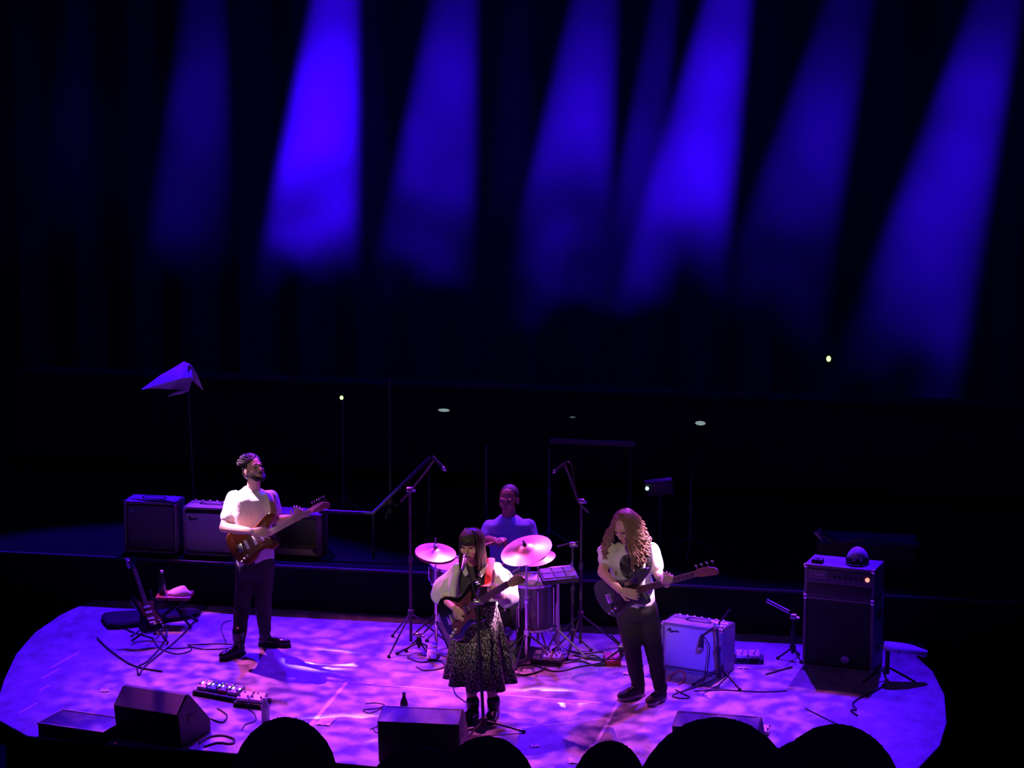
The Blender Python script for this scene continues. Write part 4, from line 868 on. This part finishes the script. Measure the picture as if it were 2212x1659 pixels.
pedal('red effects pedal with bright stripes behind the bass player\'s leg', G(1322, 1432), 18, (.12, .16, .07), 'pedal_red', None)
pedal('white lit pedal on the floor right of the right floor monitor', G(1648, 1583), 0, (.10, .10, .05), 'white_plastic', None, switches=2)
pedal('small metal pedal on the floor by the bass drum', G(1070, 1418), 0, (.09, .11, .05), 'pedal_metal', None)
# switch strips and papers on the floor
def sheet(label, px, yaw, wd, dp, name='paper_sheet', cat='paper', m='paper'):
    p = G(*px, .0); q = MB(); q.M = place(p, yaw); n = 5; vs_ = []; fs_ = []
    for lay in (0, 1):
        for i in range(n):
            for k in range(n): vs_.append((-wd/2+wd*i/(n-1), -dp/2+dp*k/(n-1), .0015+.002*lay+.006*abs(math.sin(i*1.7+k*.6))*((i in (0, n-1)) or (k in (0, n-1)))))
    for i in range(n-1):
        for k in range(n-1):
            a = i*n+k; fs_.append((a+n*n, a+n+n*n, a+n+1+n*n, a+1+n*n)); fs_.append((a+1, a+n+1, a+n, a))
    per = [i*n for i in range(n)]+[(n-1)*n+k for k in range(1, n)]+[i*n+n-1 for i in range(n-2, -1, -1)]+[k for k in range(n-2, 0, -1)]
    for i in range(len(per)): a, b_ = per[i], per[(i+1) % len(per)]; fs_.append((a, b_, b_+n*n, a+n*n))
    q.add(vs_, fs_); return tag(build(q, name, m, None, p), label, cat)
sheet('white set list sheet on the floor left of the singer', (704, 1560), -4, .11, .17)
sheet('small white paper scrap on the floor at the far left', (226, 1491), 20, .07, .10)
sheet('white paper strip on the floor at the bottom edge', (1246, 1645), 8, .12, .10)
sheet('white paper scrap beside the bass player\'s left heel', (1358, 1456), 0, .09, .06)
sheet('small pale paper on the floor right of the combo amplifier', (1606, 1444), 0, .10, .03)
sheet('small torn paper on the floor below the singer\'s stand', (1155, 1612), 25, .07, .06)
# floor marking tape
def tape(label, a, b_, wd=.03):
    a, b_ = G(*a), G(*b_); d = (b_-a); L = d.length; q = MB(); q.M = place(a, math.degrees(math.atan2(d.y, d.x))); q.box((L/2, 0, .001), (L, wd, .002)); tag(build(q, 'marking_tape', 'tape', None, a), label, 'tape')
tape('pale tape line across the floor behind the singer\'s boots', (752, 1474), (1300, 1519), .022)
tape('pale tape line running forward at the left of the singer', (750, 1473), (642, 1600), .034)
tape('thin pale tape line on the floor right of the microphone stand', (1090, 1577), (1340, 1549), .016)
tape('pale tape line running forward in front of the bass player', (1345, 1500), (1262, 1655), .026)
for i, (x, y, L) in enumerate(((140, 1426, 60), (95, 1487, 24), (60, 1530, 40), (110, 1455, 40))):
    tape('short tape mark on the left of the stage, %s' % ('farthest back', 'near the paper scrap', 'nearest the front edge', 'between paper and back mark')[i], (x-L/2, y+L*.28), (x+L/2, y-L*.28), .03)
# water bottle
p = G(574, 1560); t = thing('water_bottle', 'clear plastic water bottle standing right of the second pedalboard', 'bottle', p)
q = MB(); q.lathe([(.028, .0), (.032, .004), (.032, .12), (.030, .13), (.014, .165), (.013, .175)], 18, at=p); build(q, 'bottle_body', 'bottle_clear', t)
q = MB(); q.lathe([(.015, .175), (.015, .195), (.002, .196)], 14, at=p); build(q, 'bottle_cap', 'white_plastic', t)
p = G(873, 1536); t = thing('water_bottle', 'small dark bottle just behind the singer\'s floor monitor', 'bottle', p)
q = MB(); q.lathe([(.03, 0), (.032, .006), (.032, .07), (.012, .12), (.012, .14)], 16, at=p); build(q, 'bottle_body', 'bottle_dark', t)
q = MB(); q.lathe([(.014, .135), (.014, .152), (.002, .153)], 12, at=p); build(q, 'bottle_cap', 'black', t)

# ------------------------------------------------------------------ stool and spare guitar at the left
p = G(372, 1348); t = thing('side_stool', 'small folding stool at the left with towel and bottle on its seat', 'stool', p)
sz_ = W(385, 1283, p.y).z
q = MB(); q.M = place((p.x+.03, p.y, sz_-.015), 8); q.box((0, 0, 0), (.30, .24, .03), .010); build(q, 'seat', 'red_wood', t)
for a, b_ in (((-.12, -.09), (.13, .10)), ((.12, -.09), (-.14, .10)), ((-.12, .09), (.13, -.10)), ((.12, .09), (-.16, -.14))):
    q = MB(); q.tube([(p.x+.03+a[0], p.y+a[1], sz_-.03), (p.x+.03+b_[0]*1.3, p.y+b_[1], .01)], .011, 8); build(q, 'leg', 'black', t)
q = MB(); c = V((p.x+.07, p.y-.01, sz_)); rings = []
for k in range(7):
    f = k/6; rings.append([c+V((.10*(1-.5*f**2)*math.cos(u)*(1+.12*math.sin(3*u+k)), .075*(1-.5*f**2)*math.sin(u), .002+.055*f*(1+.3*math.cos(u-.4)))) for u in [2*math.pi*i/20 for i in range(20)]])
q.loft(rings); tag(build(q, 'towel', 'paper', None, c), 'crumpled white towel on the small stool at the left', 'towel')
c = V((p.x-.075, p.y-.02, sz_)); t = thing('water_bottle', 'bottle standing on the small stool beside the towel', 'bottle', c)
q = MB(); q.lathe([(.03, 0), (.033, .006), (.033, .12), (.013, .17), (.013, .19)], 16, at=c); build(q, 'bottle_body', 'bottle_dark', t)
q = MB(); q.lathe([(.015, .186), (.015, .206), (.002, .207)], 12, at=c); build(q, 'bottle_cap', 'white_plastic', t)
gb = G(322, 1330, .24); gh = W(281, 1205, gb.y+.28); g, Mg = guitar('electric_guitar', 'spare black guitar leaning back on a stand at the far left', gb, gh, (.55, -.8, .55), 'strat', ('guitar_black', 'pickguard_tort', 'rosewood', 'guitar_black'))
t = thing('guitar_stand', 'low black stand holding the spare guitar at the left', 'stand', V((gb.x, gb.y+.08, 0))); s0 = V((gb.x, gb.y+.10, 0))
q = MB(); q.tube([s0+V((0, .04, .03)), s0+V((-.05, .10, .40))], .012, 8); build(q, 'upright', 'black', t)
for dx, dy in ((-.16, -.10), (.16, -.10), (0, .22)):
    q = MB(); q.tube([s0+V((0, .04, .12)), s0+V((dx, dy, .012))], .010, 8); build(q, 'leg', 'black', t)
q = MB(); q.tube([s0+V((-.14, -.16, .07)), s0+V((-.12, .02, .08)), s0+V((.12, .02, .08)), s0+V((.14, -.16, .07))], .010, 8); build(q, 'cradle', 'black', t)
# flat black case on the floor behind the stool
p = G(330, 1338); t = thing('gig_bag', 'flat black instrument bag lying on the floor under the spare guitar', 'bag', p)
q = MB(); q.M = place(p+V((0, 0, .0)), 30); q.prism([(p_.x, p_.y) for p_ in curve([V(c+(0,)) for c in [(-.42, -.16), (-.30, -.20), (.0, -.15), (.30, -.10), (.42, 0), (.30, .10), (0, .15), (-.30, .20), (-.42, .14), (-.42, -.16)]], 4)[:-1]], .0, .05, .015); bg = build(q, 'body', 'black_cloth', t)
q = MB(); q.M = place(p, 30); q.tube(curve([(-.1, -.15, .055), (-.08, -.17, .07), (.06, -.15, .07), (.08, -.13, .055)], 4), .010, 6); build(q, 'handle', 'black', t)

# ------------------------------------------------------------------ right edge: stool, music stand, draped things
p = G(1916, 1466); yy = p.y; t = thing('instrument_stand', 'dark stand with a pale covered instrument at the right edge', 'stand', p)
q = MB(); q.tube([p+V((0, 0, .04)), W(1918, 1402, yy)], .018, 8); build(q, 'post', 'black', t)
for a in (-20, 100, 220):
    d = V((math.cos(R(a)), math.sin(R(a)), 0)); q = MB(); q.tube([p+V((0, 0, .10)), p+d*.24+V((0, 0, .012))], .010, 8); build(q, 'leg', 'black', t)
q = MB(); c = W(1922, 1399, yy); q.M = place(c, 5) @ Matrix.Rotation(R(10), 4, 'Y'); q.sweep(curve([(-.05, 0, .01), (.02, 0, .012), (.15, .02, .015), (.30, .04, -.005)], 4), [.05, .07, .085, .10, .10, .10, .10, .10, .09, .08, .06, .05, .02], .03, side=(0, 1, 0), n=12); build(q, 'covered_top', 'cloth_white', t)
q = MB(); q.ell(W(1940, 1408, yy-.08), (.018, .012, .018), nu=10, nv=6); build(q, 'clamp_knob', 'chrome', t)
p = W(1425, 1056, 3.3); t = thing('music_stand', 'tilted dark music stand with a small light behind the bass player', 'stand', V((p.x, p.y, RH)))
q = MB(); q.M = Matrix.Translation(p) @ Matrix.Rotation(R(-8), 4, 'Y') @ Matrix.Rotation(R(-55), 4, 'X'); q.box((0, 0, 0), (.24, .16, .012), .003); q.box((0, -.085, .02), (.24, .012, .04), .003); build(q, 'desk', 'rail_paint', t)
q = MB(); q.tube([V((p.x, p.y+.03, RH+.05)), p+V((0, .03, 0))], .012, 8); build(q, 'pole', 'black', t); tripod(t, (p.x, p.y+.03, RH), .22, .2, 30, 'black')
led('small mint light at the left corner of the music stand', W(1398, 1055, 3.26), 'led_mint', (.017, .012, .018))
# white cloth canopy on a tall stand
F_ = [(304.7, 842, .0), (345, 812, .03), (372, 797, .05), (396.3, 782, .10), (409.6, 788, -.03), (416, 814.6, -.16), (407.7, 845, -.10), (385, 841, -.04), (365, 841, .02), (338, 839, .0)]
pts = [W(x, y, 3.35+d) for x, y, d in F_]; cen = W(390, 818, 3.35-.09); n = len(pts)
t = thing('draped_cloth', 'pale cloth folded like a tent over a tall stand at the upper left', 'cloth', V((cen.x, 3.45, RH)))
q = MB(); th = V((0, .012, .004)); vs_ = pts+[cen]+[p+th for p in pts]+[cen+th]; fs_ = []
for i in range(n):
    j = (i+1) % n; fs_ += [(i, j, n), (j+n+1, i+n+1, 2*n+1), (i, i+n+1, j+n+1, j)]
q.add(vs_, fs_); cl_ = build(q, 'main_fold', 'cloth_white', t, smooth=False)
q = MB(); q.sweep([W(409, 790, 3.30), W(420, 815, 3.25), W(430, 830, 3.24), W(438, 842, 3.24)], [.02, .035, .018, .004], .008, side=(1, 0, .3), n=8); build(q, 'right_tail', 'cloth_white', t)
q = MB(); q.sweep([W(407, 843, 3.28), W(390, 847, 3.25), W(376, 851, 3.25), W(363, 856, 3.25)], [.008, .018, .012, .004], .008, side=(0, 0, 1), n=8); build(q, 'lower_tail', 'cloth_white', t)
q = MB(); q.tube([W(404, 800, 3.42), V((W(417, 900, 3.42).x, 3.42, RH+.04))], .012, 8); build(q, 'pole', 'black', t); tripod(t, (W(417, 900, 3.42).x, 3.42, RH), .24, .24, 20, 'black')
# draped case at the right
p = W(1870, 1180, 3.4); t = thing('covered_case', 'dark case under a loose cloth behind the bass amplifier', 'case', V((p.x, 3.6, RH)))
zt = W(1870, 1172, 3.4).z; q = MB(); q.box((p.x, 3.62, (RH+zt)/2-.01), (.85, .45, zt-RH-.02), .01); build(q, 'case_body', 'black', t)
q = MB(); q.sweep(curve([W(1778, 1152, 3.42), W(1800, 1167, 3.40), W(1822, 1170, 3.40), W(1850, 1166, 3.38), W(1885, 1166, 3.38), W(1920, 1172, 3.38), W(1985, 1178, 3.40)], 5), .02, .05, side=(0, 0, 1), n=10); build(q, 'cloth_edge', 'rail_paint', t)
q = MB(); a, b_, c = W(1757, 1152, 3.38), W(1773, 1140, 3.40), W(1779, 1172, 3.36); q.add([a, b_, c, a+V((0, .02, 0)), b_+V((0, .02, 0)), c+V((0, .02, 0)), W(1766, 1150, 3.32)], [(0, 6, 1), (1, 6, 2), (2, 6, 0), (3, 4, 5), (0, 1, 4, 3), (1, 2, 5, 4), (2, 0, 3, 5)]); build(q, 'cloth_corner', 'cloth_white', t, smooth=False)
p = W(1940, 976, 6.42); q = MB(); q.box(p, (.40, .06, .02), .005); tag(build(q, 'handrail', 'rail_paint', None, p), 'short faint rail at the right of the rear stalls', 'rail')

# ------------------------------------------------------------------ cables
def cable(label, px, m='cable', r=.007):
    pts = curve([G(x, y, r+.001) for x, y in px], 6); q = MB(); q.tube(pts, r, 6); tag(build(q, 'cable', m, None, pts[0]), label, 'cable')
cable('black cable curling from the stool towards the left floor monitor', [(362, 1372), (345, 1400), (318, 1428), (298, 1440), (300, 1458), (312, 1440), (345, 1412), (395, 1370), (455, 1298)])
cable('black cable running from the guitarist\'s feet to the left', [(508, 1392), (470, 1390), (430, 1392), (405, 1393), (440, 1402), (500, 1400)], r=.005)
cable('black cable loop on the floor below the stool', [(330, 1380), (345, 1400), (380, 1412), (410, 1406), (412, 1398), (390, 1400), (360, 1400)], r=.005)
cable('long straight cable at the left of the stool', [(262, 1354), (290, 1366), (330, 1378)], r=.006)
cable('dark cable left of the floor monitor, crossing the floor', [(210, 1378), (222, 1390), (245, 1410), (290, 1438), (350, 1450)], r=.007)
cable('thick cable coil between the monitor and the audience', [(430, 1605), (450, 1592), (480, 1588), (505, 1596), (500, 1606), (470, 1604), (440, 1612)], r=.008)
cable('thin cable by the water bottle', [(530, 1528), (548, 1540), (552, 1556), (530, 1565), (522, 1578)], r=.004)
cable('cable from lit pedalboard to the left monitor', [(470, 1530), (490, 1545), (480, 1560), (455, 1552)], r=.006)
cable('thin cable trailing from the singer\'s left boot', [(978, 1482), (985, 1500), (1000, 1512), (1012, 1520)], r=.005)
cable('squiggly cable left of the singer on the floor', [(790, 1520), (810, 1518), (830, 1522), (815, 1530), (785, 1533), (800, 1540), (828, 1528)], r=.004)
cable('cable winding near the centre monitor', [(800, 1575), (820, 1568), (832, 1578), (812, 1582), (806, 1570)], r=.004)
cable('tangled cable right of the bass drum', [(1110, 1440), (1150, 1436), (1200, 1450), (1250, 1440), (1300, 1430), (1280, 1415), (1240, 1425), (1200, 1420)], r=.006)
cable('cable bundle behind the bass player, upper strand', [(1225, 1405), (1260, 1412), (1300, 1408), (1320, 1420), (1290, 1426), (1240, 1415)], r=.006)
cable('cable bundle behind the bass player, lower strand', [(1220, 1432), (1255, 1428), (1290, 1438), (1320, 1428), (1270, 1420)], r=.006)
cable('cable running from the singer\'s right boot to the pedalboard', [(1100, 1450), (1130, 1458), (1165, 1450), (1180, 1440)], r=.007)
cable('dark cable from the left boom stand to the hi-hat', [(880, 1420), (910, 1430), (945, 1425), (960, 1440), (920, 1448), (900, 1440)], r=.006)
cable('straight dark cable in front of the combo amplifier', [(1500, 1492), (1560, 1490), (1640, 1494), (1700, 1492)], r=.005)
cable('thin cable curving in front of the combo amplifier feet', [(1460, 1490), (1475, 1498), (1490, 1506), (1470, 1508), (1455, 1500), (1520, 1478), (1545, 1466)], r=.005)
cable('orange cable loop under the combo amplifier', [(1444, 1470), (1452, 1456), (1470, 1450), (1480, 1456), (1478, 1468), (1466, 1478)], 'cable_orange', .006)
cable('dark cable from the right stand curling forward', [(1912, 1478), (1890, 1492), (1860, 1505), (1842, 1520), (1850, 1532), (1838, 1534), (1852, 1545)], r=.007)
cable('long thin cable across the right of the floor', [(1740, 1530), (1790, 1555), (1830, 1575), (1850, 1600)], r=.004)
cable('cable at the foot of the bass cabinet, left side', [(1655, 1456), (1690, 1446), (1712, 1440)], r=.007)
cable('cable falling from guitar to floor behind the guitarist', [(490, 1392), (478, 1360), (484, 1345), (500, 1340)], r=.004)

# ------------------------------------------------------------------ audience in the front row
ROWS = (3.6, 4.4, 5.15, 5.9, 6.65)
def row_top(dist): return CAM.z-dist*math.sin(R(18.75))
for k, dist in enumerate(ROWS):            # raked tiers the audience sits on
    yc = CAM.y+dist*.945; zt = row_top(dist)-.98; m = MB(); m.box((2.6, yc+.1, zt/2-.5), (7.0, .72, zt+1.0)); struct(m, 'floor_tier_%d' % (k+1), 'carpet')
def watcher(label, px, py, dist, rad, hair=None, wide=1.0):
    d = ray(px, py).normalized(); top = CAM+d*dist; hz_ = rad*1.38; c = top-V((0, 0, hz_))
    t = thing('person', label, 'person', V((c.x, c.y, 3.45)), 'dark heads of the audience along the bottom')
    b_ = MB(); b_.ell(c, (rad*.92, rad*1.12, hz_*.96)); b_.ell(c+V((0, .03, -.09)), (rad*.7, rad*.8, .07)); b_.ell(c+V((-rad*.95, 0, -.03)), (.012, .022, .033)); b_.ell(c+V((rad*.95, 0, -.03)), (.012, .022, .033))
    b_.chain([c+V((0, 0, -.08)), c+V((0, -.01, -.2))], [.058, .062])
    z = c.z; trunk(b_, [(c+V((0, -.02, -.72)), .17, .13), (c+V((0, -.02, -.5)), .17, .12), (c+V((0, -.01, -.32)), .20, .12), (c+V((0, 0, -.23)), .17, .09), (c+V((0, 0, -.17)), .07, .06)], 0)
    for sx in (-1, 1): b_.chain([c+V((sx*.19, 0, -.28)), c+V((sx*.23, .02, -.52)), c+V((sx*.12, .24, -.60))], [.055, .045, .035]); b_.chain([c+V((sx*.09, 0, -.72)), c+V((sx*.12, .40, -.70))], [.085, .06])
    build(b_, 'body', 'audience_dark', t, voxel=.014, sm=4)
    q = MB(); q.ell(c+V((0, -.008, .014)), (rad*1.0*wide, rad*1.16, hz_*.97), nu=24, nv=14)
    for k in range(170):
        a = random.uniform(0, 2*math.pi); e = random.uniform(-.2, 1.5); n = V((math.cos(e)*math.cos(a)*wide, math.cos(e)*math.sin(a)*1.14, math.sin(e)*1.36)); p = c+n*rad*.98+V((0, -.008, .014)); o_ = n.normalized()
        s_ = V((-o_.y, o_.x, -.5)).normalized(); strands(q, [[p, p+o_*.002+s_*.012, p+o_*.001+s_*.026, p-o_*.004+s_*.04]], .003, 5)
    if hair: q.ell(c+V((hair[0], -.01, hair[1])), hair[2], nu=16, nv=10)
    build(q, 'hair', 'audience_hair', t, angle=80)
watcher('dark audience head left, below the water bottle', 615, 1564, 4.4, .092)
watcher('dark audience head under the singer\'s floor monitor, left of two', 905, 1622, 5.9, .115, wide=1.15)
watcher('dark audience head just right of the singer\'s floor monitor', 1052, 1603, 5.15, .108)
watcher('low dark audience head peeking beside the largest one', 1318, 1610, 6.65, .095)
watcher('largest dark audience head in front of the right floor monitor', 1552, 1568, 3.6, .110, wide=1.1)
watcher('rightmost dark audience head at the bottom edge', 1810, 1579, 4.4, .104, hair=(-.045, .075, (.07, .07, .05)), wide=1.1)
for o in bpy.data.objects:
    if '_b' in o: del o['_b']
